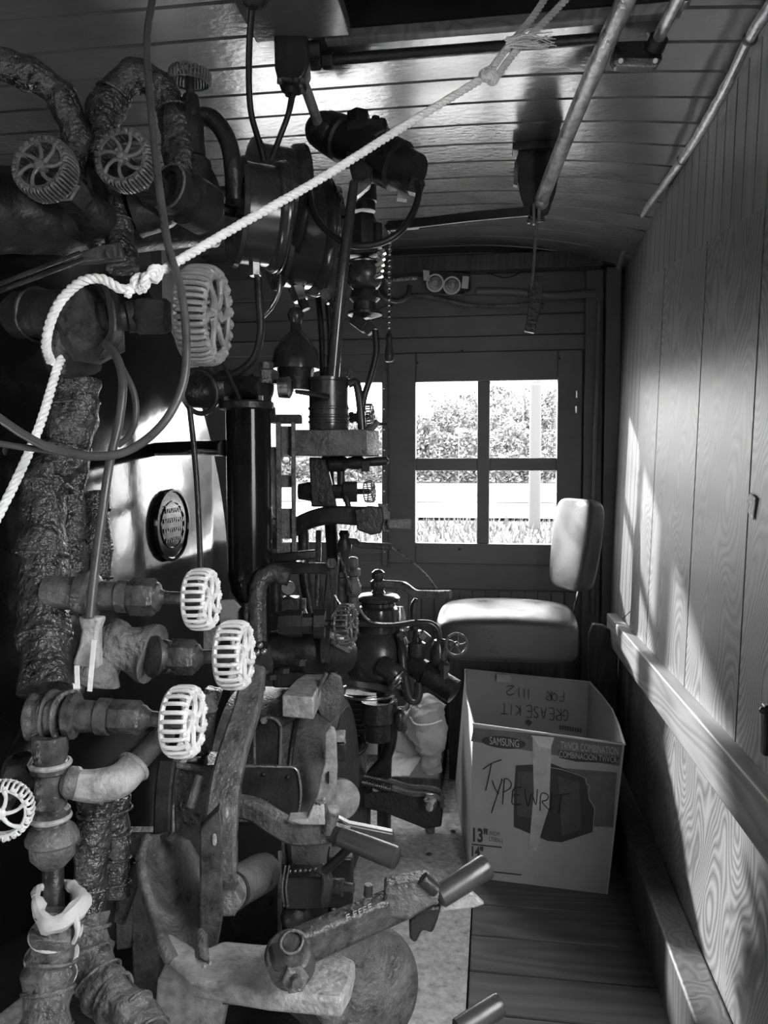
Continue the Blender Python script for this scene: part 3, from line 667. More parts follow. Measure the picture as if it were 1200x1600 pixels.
b = B(); b.bar([P(605, 352, 2.25), P(655, 348, 2.23), P(740, 338, 2.18), P(826, 330, 2.12)], .026, .008, (0, 0, 1)); b.build('bar', 'iron', t)
b = B(); b.plate([P(x, y, 2.245) for x, y in ((600, 352), (606, 346), (655, 344), (655, 356), (606, 360))], _f*.012); b.build('handle_end', 'iron', t, bevel=.002)
# junction box at top left with its conduits and pendant plug
t = thing('ceiling_junction_box', 'cast junction box with a pendant connector under the ceiling hatch', 'junction box', P(455, 80, 1.62))
b = B(); b.plate([P(x, y, 1.58) for x, y in ((427, 42), (480, 48), (482, 100), (474, 122), (462, 127), (436, 124), (429, 105))], _f*.06); b.build('body', 'iron', t, bevel=.006)
B().cyl(P(480, 79, 1.62), P(500, 79, 1.62), .018, 12).build('outlet', 'iron', t)
B().lathe(P(454, 122, 1.61), P(454, 150, 1.61)-P(454, 122, 1.61), [(0, .018), (.012, .018), (.016, .014), (.036, .012)], 12).build('gland', 'rubber', t)
for a in (437, 473): B().cyl(P(a, 124, 1.585), P(a, 130, 1.585), .006, 8).build('screw', 'steel', t)
tag(B().tube([P(405, -40, 1.40), P(425, 5, 1.5), P(446, 52, 1.60)], .0115, 12).build('upper_conduit', 'galv', None), 'worn conduit coming down from the top edge into the junction box', 'conduit')
tag(B().tube([P(470, 120, 1.63), P(482, 150, 1.68), P(496, 190, 1.75)], .0115, 12).build('lower_conduit', 'galv', None), 'worn conduit running from the junction box down to the hooded casting', 'conduit')
tag(B().tube([P(457, 148, 1.61), P(450, 180, 1.61), P(437, 215, 1.62), P(424, 250, 1.64)], [.007, .006, .006, .006], 10).build('pendant_cord', 'rubber', None), 'short black cord dropping from the junction box to the gauges', 'cord')
t = thing('looped_cord', 'black cord hanging from the ceiling left of the junction box', 'cord', P(395, 0, 1.5))
B().tube([P(396, -10, 1.45), P(390, 60, 1.5), P(389, 130, 1.55), P(393, 180, 1.58), P(406, 225, 1.62), P(412, 250, 1.64)], .0065, 10).build('cable', 'rubber', t)
B().lathe(P(396, -12, 1.45), (0, 0, -1), [(0, .02), (.02, .02), (.028, .01)], 12).build('grommet', 'iron', t)

# ------------------------------------------------------------------ white rope
t = thing('white_rope', 'white twisted rope slung from the ceiling to the upper left valve', 'rope', P(250, 425, 1.12))
B().twist([P(765, 116, 1.32), P(640, 192, 1.27), P(500, 280, 1.2), P(370, 354, 1.14), P(250, 425, 1.07)], .0036, .0036, .030).build('rope_run', 'rope', t)
B().twist([P(860, -15, 1.40), P(830, 30, 1.38), P(795, 72, 1.35), P(765, 112, 1.32)], .0034, .0034, .030).build('rope_strand', 'rope', t)
B().twist([P(898, -15, 1.40), P(850, 35, 1.38), P(808, 78, 1.35), P(775, 122, 1.32)], .0034, .0034, .030).build('rope_strand', 'rope', t)
def rknot(c, s, n, seed):
    random.seed(seed); b = B()
    for k in range(n):
        ax = V((random.gauss(0, 1), random.gauss(0, 1), random.gauss(0, 1))).normalized(); u = ax.orthogonal().normalized(); v = ax.cross(u); R = s*random.uniform(.6, 1)
        o = c+V((random.uniform(-.3, .3), random.uniform(-.3, .3), random.uniform(-.3, .3)))*s
        b.twist([o+u*R*math.cos(a)+v*R*.7*math.sin(a) for a in [2*math.pi*i/8 for i in range(9)]], .0032, .0032, .028)
    return b
rknot(P(765, 118, 1.31), .013, 3, 3).build('upper_knot', 'rope', t)
rknot(P(222, 441, 1.06), .012, 3, 5).build('lower_knot', 'rope', t)
rknot(P(243, 428, 1.06), .010, 2, 8).build('lower_knot', 'rope', t)
random.seed(11); b = B()
for k in range(26):
    a = P(800+random.uniform(-12, 12), 66+random.uniform(-8, 8), 1.34); e = P(855+random.uniform(-18, 16), 66+random.uniform(-22, 14), 1.33+random.uniform(-.03, .03))
    b.tube([a, a.lerp(e, .5)+V((0, 0, random.uniform(-.008, .012))), e], [.0016, .0013, .0006], 5, 4)
b.build('frayed_end', 'rope', t)
B().twist([P(226, 444, 1.06), P(192, 452, 1.05), P(160, 436, 1.05), P(128, 440, 1.05), P(98, 466, 1.06), P(80, 500, 1.07), P(72, 540, 1.09), P(80, 566, 1.13)], .0036, .0036, .030).build('rope_loop', 'rope', t)
B().twist([P(96, 560, 1.15), P(88, 580, 1.13), P(62, 665, 1.09), P(28, 745, 1.06), P(-15, 830, 1.04)], .0034, .0034, .030).build('rope_tail', 'rope', t)
B().twist([P(212, 446, 1.06), P(198, 462, 1.05)], .003, .003, .030).build('rope_end', 'rope', t)
# ================================================================== BOILER
random.seed(5)
def xf(y): return -1.0-.20*max(0, 2.15-y)**2  # near part bent back to turn window reflections aside
b = B(); rings = []
for k in range(37):
    a = math.pi-math.pi*k/36; y = 1.72+1.08*math.cos(a); zt = .77+1.08*math.sin(a); x = xf(y)
    rings.append([b.bm.verts.new(p) for p in ((x, y, 0), (x, y, zt-.045), (x-.014, y, zt-.014), (x-.045, y, zt), (-1.85, y, zt), (-1.85, y, 0))])
rings.append([b.bm.verts.new(p) for p in ((-1.03, 2.812, 0), (-1.03, 2.812, .73), (-1.04, 2.812, .74), (-1.06, 2.812, .75), (-1.85, 2.812, .75), (-1.85, 2.812, 0))])
b.skin(rings); bo = b.build('boiler_backhead', 'boiler', None, ang=40)
tag(bo, 'huge glossy black boiler backhead filling the left side behind the valves', 'boiler')
for k in range(5):
    c = V((xf(1.35+.1*k)-.004, 1.35+.1*k, 1.25)); B().hexa(c, c+V((.015, 0, 0)), .012).build('stay_bolt', 'boiler', bo)
# builder's plate, read edge-on
pc = PX(265, 820, -1.0); t = thing('builders_plate', 'oval cast plate with raised worn lettering on the black boiler', 'plate', pc)
def oval(cy, cz, ry, rz, x, n=40): return [V((x, cy+ry*math.cos(2*math.pi*k/n), cz+rz*math.sin(2*math.pi*k/n))) for k in range(n)]
B().plate(oval(pc.y, pc.z, .125, .112, -1.0), (.010, 0, 0)).build('plate_body', 'boiler', t, bevel=.003)
for ry, rz, r in ((.12, .107, .006), (.085, .072, .003)):
    b = B(); o = oval(pc.y, pc.z, ry, rz, -.989); b.tube(o+[o[0]], r, 6, 1); b.build('raised_rim', 'boiler', t)
b = B(); random.seed(4)
for row in range(4):
    z = pc.z+.045-.030*row; wv = .072*math.sqrt(max(.05, 1-((z-pc.z)/.075)**2)); y = pc.y-wv
    while y < pc.y+wv:
        b.box((-.987, y, z), (.006, .006, .014)); b.box((-.987, y+.004, z+.004*random.choice((-1, 1))), (.006, .009, .004)); y += .0155
b.build('raised_lettering', 'gauge', t)
b = B(); b.bb((-.992, pc.y-.06, pc.z+.058), (-.986, pc.y+.06, pc.z+.061)); b.build('raised_line', 'gauge', t)

def fitting(p, ax, prof, n=16): return B().lathe(p, ax, prof, n)
R2 = lambda px, d: px*d/1200       # photo pixels at a distance -> metres

# ================================================================== WHEELED VALVES (left, near)
def valve(label, d, body, nut, wc, Rpx, ax, wm, bm='grime', bR=26, nR=27, sR=9, extra=None, group=None, w=.55, ph=0, n=12, tk=.068):
    """body/nut: (x0,y0,x1,y1) axis segments in the photo, wc wheel centre"""
    d0, d1, d2 = d if isinstance(d, tuple) else (d, d, d)
    t = thing('globe_valve', label, 'valve', P(body[0], body[1], d0), group)
    a, e = P(body[0], body[1], d0), P(body[2], body[3], d1); L = (e-a).length; r = R2(bR, d0)
    B().lathe(a, e-a, [(0, r*.8), (L*.1, r*1.15), (L*.25, r*1.2), (L*.32, r*.85), (L*.7, r*.8), (L*.75, r*.95), (L, r*.95)], 18).build('bonnet', bm, t)
    n0, n1 = P(nut[0], nut[1], d1), P(nut[2], nut[3], d1); B().hexa(n0, n1, R2(nR, d1), .15, .3).build('packing_nut', bm, t)
    B().lathe(n1, n1-n0, [(0, R2(nR, d1)*.8), (.004, R2(nR, d1)*.75), (.008, R2(sR, d1)*1.3), (.014, R2(sR, d1))], 14).build('gland', bm, t)
    c = P(wc[0], wc[1], d2); R = R2(Rpx, d2); A = V(ax)
    B().cyl(n1, c-A*.2*R, R2(sR, d1), 10).build('stem', bm, t)
    wheel(t, c, A, R, wm, w, n, 6, None, ph, tk)
    return t
AXR = CV(.99, .03, .10)
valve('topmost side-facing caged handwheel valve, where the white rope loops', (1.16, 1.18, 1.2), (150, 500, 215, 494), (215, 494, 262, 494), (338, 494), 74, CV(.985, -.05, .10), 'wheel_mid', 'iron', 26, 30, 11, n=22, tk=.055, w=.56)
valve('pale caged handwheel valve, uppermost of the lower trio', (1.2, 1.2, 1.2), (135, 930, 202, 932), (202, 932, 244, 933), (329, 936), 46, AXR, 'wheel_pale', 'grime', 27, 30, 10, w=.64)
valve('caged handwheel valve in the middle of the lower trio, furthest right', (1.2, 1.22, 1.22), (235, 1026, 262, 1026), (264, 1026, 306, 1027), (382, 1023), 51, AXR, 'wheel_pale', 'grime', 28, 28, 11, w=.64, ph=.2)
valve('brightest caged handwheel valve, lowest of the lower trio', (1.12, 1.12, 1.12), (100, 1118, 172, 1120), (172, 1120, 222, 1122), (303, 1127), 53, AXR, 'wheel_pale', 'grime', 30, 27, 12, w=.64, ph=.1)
# body of the rope valve
t = thing('valve_casting', 'dark cast elbow body of the rope valve with a lagged stub to the left', 'casting', P(110, 500, 1.2))
B().tube([P(30, 492, 1.27), P(70, 492, 1.24), P(110, 492, 1.21), P(150, 498, 1.17)], [R2(38, 1.2), R2(40, 1.2), R2(40, 1.2), R2(34, 1.2)], 20, 5, .006).build('left_stub', 'iron', t)
B().lathe(P(128, 470, 1.2), P(150, 530, 1.18)-P(128, 470, 1.2), [(0, .03), (.01, .052), (.05, .055), (.09, .045), (.10, .02)], 6).build('hex_body', 'grime', t)
B().tube([P(118, 500, 1.22), P(112, 540, 1.24), P(116, 575, 1.26)], [R2(44, 1.2), R2(46, 1.2), R2(42, 1.2)], 18, 5, .005).build('lower_elbow', 'iron', t)
b = B(); b.bar([P(150, 440, 1.15), P(172, 458, 1.14), P(180, 520, 1.14), P(160, 550, 1.15)], .03, .012, _f); b.build('yoke', 'iron', t)
B().torus(P(60, 492, 1.25), P(110, 492, 1.21)-P(30, 492, 1.27), R2(41, 1.2), .004).build('band', 'iron', t)

# lagged pipes --------------------------------------------------------------------
def lagged(label, pts, rad, m='tar', bands=0, jit=.008, jf=22, cat='pipe', name='lagged_pipe', wav=1):
    q = spline(pts, 12); n = len(q); rr = [rad*(1+wav*.035*math.sin(i*1.1)+wav*.05*math.sin(i*.5+2)) for i in range(n)]
    b = B(); b.tube(q, rr, 28, 1, jit, jf); o = b.build(name, m, None, ang=75); tag(o, label, cat)
    if bands:
        F_ = frames(q)
        for k in range(bands):
            i = int((k+.6)*n/(bands+.2)); tilt = F_[i][0]+V((random.uniform(-.15, .15), random.uniform(-.1, .1), random.uniform(-.15, .15)))
            B().torus(q[i], tilt, rad*1.04, rad*.09, 24, 6).build('binding', m, o)
    return o
lagged('thick tar-lagged pipe rising vertically at the left, below the rope valve', [P(118, 590, 1.28), P(112, 650, 1.28), P(96, 710, 1.28), P(72, 760, 1.27), P(66, 850, 1.25), P(68, 960, 1.22), P(72, 1080, 1.16)], R2(37, 1.25), 'tar', 5)
lagged('narrower glossy lagged pipe just right of the thick vertical one', [P(120, 700, 1.40), P(112, 780, 1.38), P(112, 860, 1.36), P(112, 960, 1.34)], R2(21, 1.36), 'tar', 4)
lagged('third short glossy lagged pipe beside the cord', [P(150, 770, 1.46), P(154, 850, 1.44), P(156, 930, 1.42)], R2(19, 1.45), 'tar', 3)
lagged('lagged upper section of pipe hanging behind the two big round handwheels', [P(186, 290, 1.50), P(188, 350, 1.48), P(192, 420, 1.46)], R2(22, 1.5), 'tar', 1)
lagged('cement-lumped valve body between the lower handwheels', [P(150, 1060, 1.24), P(165, 1010, 1.24), P(200, 1010, 1.24), P(236, 1022, 1.23)], R2(40, 1.24), 'rock', 0, .026, 20, 'valve body', 'lagged_valve_body', 0)
lagged('lagged horizontal joint carrying the lowest of the three side handwheels', [P(50, 1118, 1.13), P(80, 1118, 1.13), P(105, 1118, 1.12)], R2(36, 1.13), 'lag', 1, .008, 30)
lagged('glossy lagged pipe hanging from the pale elbow', [P(150, 1240, 1.18), P(146, 1320, 1.17), P(142, 1400, 1.16), P(140, 1460, 1.14)], R2(26, 1.17), 'tar', 4)
lagged('dark lagged pipe standing just right of the one under the pale elbow', [P(186, 1245, 1.32), P(184, 1320, 1.32), P(182, 1400, 1.31)], R2(20, 1.31), 'tar', 4)
lagged('bandaged pipe bending right across the bottom left corner', [P(135, 1430, 1.13), P(138, 1490, 1.11), P(165, 1545, 1.08), P(205, 1585, 1.05), P(240, 1640, 1.02)], R2(34, 1.1), 'lag', 6, .010, 40)
lagged('frayed bandaged pipe running down the bottom left corner', [P(96, 1422, 1.05), P(88, 1460, 1.04), P(78, 1520, 1.03), P(72, 1600, 1.01), P(70, 1650, 1.0)], R2(36, 1.04), 'lag', 6, .007)
lagged('tar-lagged pipe arching over in front of the ceiling', [P(160, 255, 1.50), P(166, 170, 1.53), P(208, 122, 1.55), P(250, 138, 1.56), P(276, 200, 1.56), P(288, 300, 1.54)], R2(25, 1.55), 'tar', 2)
lagged('tar-lagged pipe bending in from the upper left corner', [P(-25, 95, 1.40), P(40, 112, 1.43), P(95, 150, 1.46), P(118, 215, 1.48), P(116, 290, 1.48)], R2(24, 1.46), 'tar', 1)
lagged('thick dark horizontal steam header behind the two big round handwheels', [P(-30, 325, 1.42), P(80, 330, 1.50), P(200, 330, 1.58), P(330, 325, 1.66)], R2(62, 1.55), 'iron', 1, .004, 12, 'header', 'steam_header', .4)
# joint nuts on the thick pipe
t = thing('pipe_tee', 'tee fitting joining the vertical lagged pipe to the uppermost pale handwheel', 'pipe fitting', P(115, 925, 1.2))
B().tube([P(75, 925, 1.21), P(135, 928, 1.2)], R2(26, 1.2), 18, 1).build('branch', 'grey', t)
B().lathe(P(120, 926, 1.2), P(150, 929, 1.2)-P(120, 926, 1.2), [(0, .03), (.004, .036), (.02, .038), (.026, .03)], 20).build('flange', 'grime', t)
# lower fittings
t = thing('union_fitting', 'stack of threaded pipe fittings with a fat union, low at the left', 'pipe fitting', P(80, 1270, 1.1))
a = 1.10; b = B(); b.lathe(P(78, 1150, a), P(80, 1300, a)-P(78, 1150, a), [(0, R2(26, a)), (.02, R2(27, a)), (.035, R2(24, a)), (.04, R2(30, a)), (.05, R2(30, a)), (.054, R2(24, a)), (.10, R2(24, a)), (.105, R2(29, a)), (.112, R2(29, a)), (.116, R2(25, a)), (.137, R2(25, a))], 24); b.build('tee_body', 'grime', t)
B().lathe(P(82, 1285, a), P(82, 1356, a)-P(82, 1285, a), [(0, R2(22, a)), (.008, R2(34, a)), (.02, R2(40, a)), (.026, R2(40, a)), (.03, R2(35, a)), (.048, R2(33, a)), (.062, R2(20, a))], 24).build('union_nut', 'grey', t)
for y in (1193, 1276): B().torus(P(79, y, a), (0, 0, 1), R2(28, a), .004).build('bead', 'pale', t)
B().cyl(P(83, 1345, a), P(84, 1430, 1.08), R2(16, a), 14).build('lower_pipe', 'iron', t)
B().lathe(P(100, 1222, a), P(128, 1224, a)-P(100, 1222, a), [(0, R2(18, a)), (.008, R2(25, a)), (.018, R2(25, a)), (.024, R2(20, a))], 20).build('side_outlet', 'grey', t)
t = thing('pale_elbow', 'pale worn pipe elbow swinging up right below the brightest handwheel', 'pipe elbow', P(170, 1225, 1.12))
B().tube([P(118, 1226, 1.10), P(150, 1228, 1.11), P(185, 1220, 1.12), P(210, 1198, 1.14)], [R2(23, 1.1), R2(26, 1.1), R2(27, 1.1), R2(25, 1.1)], 20, 6).build('elbow', 'pale', t)
B().tube([P(208, 1198, 1.14), P(260, 1142, 1.2)], R2(17, 1.15), 14, 1).build('pipe', 'grey', t)
B().torus(P(209, 1198, 1.14), P(260, 1142, 1.2)-P(208, 1198, 1.14), R2(24, 1.14), .004).build('bead', 'pale', t)
# frayed cloth collar on the bandaged pipe
t = thing('frayed_cloth', 'torn pale cloth collar around the thin pipe low at the left', 'cloth', P(92, 1410, 1.06))
b = B(); b.tube([P(56, 1402, 1.05), P(70, 1440, 1.02), P(100, 1440, 1.02), P(128, 1410, 1.05), P(112, 1382, 1.09)], [.006, .012, .01, .013, .006], 10, 6, .006, 60); b.tube([P(56, 1402, 1.05), P(62, 1386, 1.08), P(100, 1380, 1.1), P(118, 1392, 1.08)], .006, 8, 6, .004, 60); b.tube([P(118, 1425, 1.03), P(120, 1455, 1.02), P(114, 1474, 1.02)], [.006, .004, .002], 8, 5, .003, 60)
b.build('cloth_wrap', 'rag', t)
for k, (x, y, x2, y2) in enumerate(((62, 1450, 112, 1464), (52, 1486, 110, 1500), (50, 1520, 106, 1530))):
    B().torus(P((x+x2)/2, (y+y2)/2, 1.04), V((.15, -.2, 1)), R2(36, 1.04), .0038, 28, 6).build('bandage_edge', 'rag', t)
# the two big round wheels, upper left
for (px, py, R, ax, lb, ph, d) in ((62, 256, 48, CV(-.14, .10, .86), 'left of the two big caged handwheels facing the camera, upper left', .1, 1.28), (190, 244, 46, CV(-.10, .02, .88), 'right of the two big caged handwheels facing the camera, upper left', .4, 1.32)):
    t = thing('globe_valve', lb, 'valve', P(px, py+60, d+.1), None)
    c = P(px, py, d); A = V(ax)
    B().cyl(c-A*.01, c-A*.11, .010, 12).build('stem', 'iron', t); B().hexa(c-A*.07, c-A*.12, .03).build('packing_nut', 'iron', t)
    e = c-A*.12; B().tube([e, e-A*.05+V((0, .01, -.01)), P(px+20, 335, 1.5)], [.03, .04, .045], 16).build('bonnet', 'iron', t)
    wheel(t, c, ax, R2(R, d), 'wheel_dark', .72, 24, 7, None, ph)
# flange body right of them
t = thing('round_flange', 'dark round flanged fitting just right of the two big handwheels', 'flange', P(275, 300, 1.5))
A = CV(-.5, .1, .85); c = P(262, 292, 1.44)
B().lathe(c-A*.10, A, [(0, .05), (.05, .05), (.055, .038), (.075, .036), (.08, .046), (.10, .046), (.103, .03), (.095, .028), (.094, .001)], 24).build('flange_body', 'iron', t)
B().torus(c, A, .043, .003).build('gasket_ring', 'grey', t)
# vertical valve in front of the ceiling
t = thing('globe_valve', 'valve with its dark handwheel standing upright against the ceiling', 'valve', P(300, 300, 1.56))
wc_ = P(297, 112, 1.56); wheel(t, wc_, CV(.05, .95, .12), R2(32, 1.56), 'wheel_dark', .5, 18, 6)
B().cyl(P(297, 118, 1.56), P(298, 165, 1.56), .009, 10).build('stem', 'iron', t)
B().lathe(P(298, 150, 1.56), V((0, 0, -1)), [(0, .016), (.02, .02), (.045, .02), (.05, .026), (.09, .028), (.12, .03), (.13, .04), (.18, .042)], 12).build('bonnet', 'iron', t)
tag(B().tube([P(300, 182, 1.58), P(332, 186, 1.58), P(356, 220, 1.58), P(364, 265, 1.58), P(366, 310, 1.6)], R2(14, 1.58), 16).build('bent_pipe', 'iron', None), 'thick dark pipe bending down to the gauges', 'pipe')
t = thing('linkage_rods', 'pair of thin rods with a clevis running to the left edge below the big wheels', 'linkage', P(180, 400, 1.4))
B().tube([P(-20, 452, 1.28), P(60, 420, 1.33), P(125, 395, 1.38)], .004, 8).build('rod', 'iron', t); B().tube([P(-20, 462, 1.28), P(60, 432, 1.33), P(130, 405, 1.38)], .004, 8).build('rod', 'iron', t)
b = B(); b.plate([P(x, y, 1.40) for x, y in ((112, 398), (150, 384), (186, 378), (192, 402), (150, 408), (118, 410))], _f*.02); b.build('clevis', 'grime', t, bevel=.003)
B().cyl(P(176, 394, 1.39), P(176, 394, 1.44), .012).build('clevis_pin', 'iron', t)
# partial wheel at the left edge
t = thing('globe_valve', 'pale caged handwheel cut off by the left edge, low down', 'valve', P(-40, 1300, 1.2))
c = P(0, 1272, 1.0); A = CV(.25, -.05, .95); wheel(t, c, A, R2(46, 1.0), 'wheel_pale', .6, 18, 6); B().cyl(c, c-A*.18, .01).build('stem', 'iron', t); B().hexa(c-A*.1, c-A*.16, .028).build('packing_nut', 'iron', t); B().tube([c-A*.15, c-A*.3, c-A*.62], [.03, .035, .035], 14, 1).build('body', 'iron', t)

# cords on the left
t = thing('power_cord', 'long grey cord looping from the ceiling down past the rope valve and out left', 'cord', P(235, 0, 1.1))
B().tube([P(240, -10, 1.25), P(230, 60, 1.22), P(234, 150, 1.18), P(246, 270, 1.12), P(262, 380, 1.08), P(282, 450, 1.06), P(291, 530, 1.05), P(286, 600, 1.04), P(256, 660, 1.03), P(205, 702, 1.02), P(150, 713, 1.01), P(85, 702, 1.0), P(35, 678, .99), P(-20, 640, .98)], .0058, 12, 8).build('cable', 'cord', t)
B().tube([P(-20, 690, .99), P(30, 698, 1.0), P(85, 705, 1.01)], .0045, 10, 6).build('second_cable', 'cord', t)
t = thing('electric_cord', 'grey cord ending in a two-pin plug, hanging in front of the lagged pipes', 'cord', P(190, 560, 1.1))
B().tube([P(166, 538, 1.13), P(184, 562, 1.10), P(192, 600, 1.08), P(186, 660, 1.07), P(172, 720, 1.06), P(160, 800, 1.05), P(148, 890, 1.04), P(140, 965, 1.03)], .0062, 12, 8).build('cable', 'cord', t)
B().tube([P(184, 562, 1.10), P(208, 610, 1.10), P(212, 650, 1.10), P(202, 680, 1.10), P(184, 696, 1.10)], .0045, 10, 8).build('cable', 'cord', t)
b = B(); b.plate([P(x, y, 1.03) for x, y in ((121, 963), (159, 965), (152, 985), (152, 1010), (153, 1046), (112, 1040), (124, 1005), (126, 985))], _f*.022); b.build('plug_body', 'pale', t, bevel=.004)
for pts in ([(120, 1040), (121, 1076)], [(147, 1000), (140, 1080)]):
    b = B(); b.bar([P(x, y, 1.02) for x, y in pts], .0065, .002, _r, 1); b.build('plug_pin', 'wheel_pale', t)  # pale colour in place of the shine of chrome pins

# ================================================================== GAUGES
def gauge(label, px, py, Rpx, d, Lpx, dz=0):
    A = CV(.92, .0, -.38); r = R2(Rpx, d); L = R2(Lpx, d)/.92; c = P(px, py, d)-A*L
    t = thing('pressure_gauge', label, 'gauge', c, 'round pressure gauges seen from the side')
    B().lathe(c, A, [(0, r*.7), (.002, r*1.0), (.012, r*1.02), (.016, r*.93), (L*.75, r*.93), (L*.80, r*1.0), (L*.9, r*1.04), (L, r*1.02), (L+.004, r*.93), (L+.001, r*.9)], 48).build('case', 'gauge', t)
    B().torus(c+A*(L*.97), A, r*1.02, .004, 48, 8).build('bezel', 'gauge', t)
    B().lathe(c+A*(L-.002), A, [(0, r*.9), (.002, r*.9)], 40).build('dial', 'white', t)
    q = c+A*(L*.45)-V((0, 0, r*.92)); B().hexa(q+V((0, 0, .004)), q-V((0, 0, .028)), .014).build('nipple', 'steel', t)
    B().tube([c+A*.004, c-A*.05, c-A*.05+V((-.12, .02, -.02))], .012, 8, 4).build('mounting_stub', 'iron', t)
    return t
gauge('nearest round gauge drum under the white rope, lowest left of the three', 438, 342, 80, 1.72, 68)
gauge('second round gauge drum, behind and above the nearest', 466, 315, 80, 1.90, 72)
gauge('third round gauge drum, furthest right behind the rope', 503, 372, 86, 2.02, 66)
tag(B().tube([P(403, 428, 1.72), P(405, 470, 1.72), P(407, 520, 1.73), P(396, 560, 1.76), P(366, 584, 1.8), P(330, 590, 1.85), P(300, 588, 2.0)], .009, 12).build('siphon_pipe', 'iron', None), 'curved dark pipe sweeping down left from the nearest gauge', 'pipe')
tag(B().tube([P(436, 430, 1.9), P(436, 455, 1.9), P(424, 480, 1.92), P(405, 500, 1.95)], .006, 10).build('gauge_pipe', 'steel', None), 'thin bright pipe curling under the second gauge', 'pipe')
for (x, y, x2, y2, lb) in ((462, 448, 470, 470, 'left'), (505, 445, 520, 470, 'right')):
    t = thing('pipe_coupling', 'small bright pipe coupling under the gauges, ' + ('left one' if lb == 'left' else 'right one beside the dark rod'), 'coupling', P(x, y, 2.0))
    B().hexa(P(x, y, 2.0), P(x2, y2, 2.0), .022).build('nut', 'steel', t); B().cyl(P(x-6, y-14, 2.0), P(x2+8, y2+14, 2.0), .012).build('pipe', 'iron', t)
t = thing('bell_fitting', 'dark bell-shaped fitting with a round knob below the gauges', 'fitting', P(462, 575, 2.0))
B().lathe(P(462, 478, 2.0), (0, 0, -1), [(0, .003), (.008, .016), (.022, .022), (.038, .018), (.048, .013)], 20).build('knob', 'gauge', t)
B().lathe(P(462, 505, 2.0), (0, 0, -1), [(0, .013), (.02, .015), (.04, .035), (.07, .056), (.10, .062), (.12, .062)], 24).build('bell', 'gauge', t)
B().lathe(P(462, 574, 2.0), (0, 0, -1), [(0, .05), (.02, .045), (.06, .04)], 20).build('neck', 'iron', t)
t = thing('hose_loop', 'dark hose ring hanging beside the water column', 'hose', P(315, 612, 1.75))
B().torus(P(312, 612, 1.75), CV(.8, 0, .6), R2(34, 1.75), .006, 32, 8).build('ring', 'rubber', t)
B().tube([P(312, 578, 1.75), P(330, 560, 1.8), P(350, 555, 1.85)], .006).build('tail', 'rubber', t)

# ================================================================== HOODED CASTING, STACK, ROD AND HOSE
t = thing('hooded_casting', 'dark cylindrical casting with bolted nut on top, against the bright ceiling', 'casting', P(575, 240, 1.85))
d = 1.85; A = P(648, 272, 1.78)-P(510, 205, 1.9); L = A.length
B().lathe(P(510, 205, 1.9), A, [(0, .03), (.005, .05), (.06, .055), (.065, .048), (.13, .048), (.135, .058), (L-.05, .058), (L-.045, .048), (L, .046), (L+.002, .03)], 24).build('barrel', 'iron', t)
B().torus(P(510, 205, 1.9)+A*.62, A, .058, .004).build('gasket', 'steel', t)
b = B(); b.ball(P(508, 205, 1.88), .05, 16, (1, 1, .9)); b.build('rear_lump', 'iron', t)
b = B(); b.hexa(P(561, 236, 1.85), P(560, 176, 1.85), R2(19, 1.85), .2); b.build('top_nut', 'iron', t)
b = B(); b.box(P(575, 212, 1.85), (.10, .08, .05)); b.build('saddle', 'iron', t, bevel=.008)
B().cyl(P(587, 225, 1.83), P(587, 183, 1.83), R2(6.5, 1.83), 10).build('stud', 'iron', t)
b = B(); b.plate([P(x, y, 1.76) for x, y in ((540, 235), (552, 238), (583, 262), (580, 275), (556, 305), (548, 262))], _f*.05); b.build('side_lug', 'iron', t, bevel=.004)
b = B(); b.plate([P(x, y, 1.75) for x, y in ((555, 285), (577, 278), (579, 288), (568, 298), (558, 306))], _f*.02); b.build('reflection_tab', 'steel', t)  # bright tab in place of a white reflection on the casting
b = B(); b.box(P(650, 292, 1.77), (.03, .03, .035), CV(.9, -.35, .2)); b.build('cable_gland', 'iron', t, bevel=.003)
B().plate([P(x, y, 1.8) for x, y in ((622, 300), (637, 300), (636, 311), (620, 309))], _f*.02).build('bracket_tab', 'pale', t)
t = thing('black_hose', 'black hose looping under the hooded casting back to the gauges', 'hose', P(580, 385, 1.74))
B().tube([P(652, 285, 1.76), P(654, 305, 1.75), P(644, 335, 1.74), P(620, 366, 1.73), P(585, 382, 1.73), P(545, 382, 1.73), P(512, 362, 1.74), P(490, 332, 1.75), P(482, 290, 1.78)], .0078, 12, 8).build('hose', 'rubber', t)
t = thing('valve_stack', 'stack of dark nuts and a round globe below the hooded casting', 'valve', P(570, 400, 2.0))
V_ = lambda y, d=2.0, x=570: P(x, y, d)
B().lathe(V_(285), (0, 0, -1), [(0, .03), (.05, .032), (.052, .028), (.075, .028)], 16).build('upper_barrel', 'iron', t)
b = B(); b.hexa(V_(338, 2.0, 568), V_(385, 2.0, 568), R2(22, 2.0), .25); b.build('large_nut', 'iron', t)
B().cyl(V_(350, 1.98, 590), V_(388, 1.98, 590), .012, 10).build('stud', 'iron', t)
b = B(); b.box(V_(392, 2.0, 566), (.085, .06, .03)); b.build('flange', 'iron', t, bevel=.005)
b = B(); b.ball(V_(430), R2(30, 2.0), 24, (1, 1, .95)); b.build('globe', 'gauge', t)
B().torus(V_(412), (0, 0, 1), R2(28, 2.0), .004).build('globe_seam', 'steel', t)
B().lathe(V_(455), (0, 0, -1), [(0, .035), (.02, .04), (.03, .03), (.05, .03), (.055, .045), (.062, .045), (.07, .02)], 18).build('lower_barrel', 'iron', t)
b = B(); b.box(P(562, 505, 2.0), (.045, .03, .03), CV(.75, -.6, .2)); b.box(P(577, 512, 2.0), (.03, .03, .03), CV(.75, .6, .2)); b.build('elbow_block', 'iron', t, bevel=.003)
b = B()
for k in range(5): b.box(V_(396+k*9, 1.97, 596-k*1.2), (.022, .02, .010), CV(.9, .4, .1))
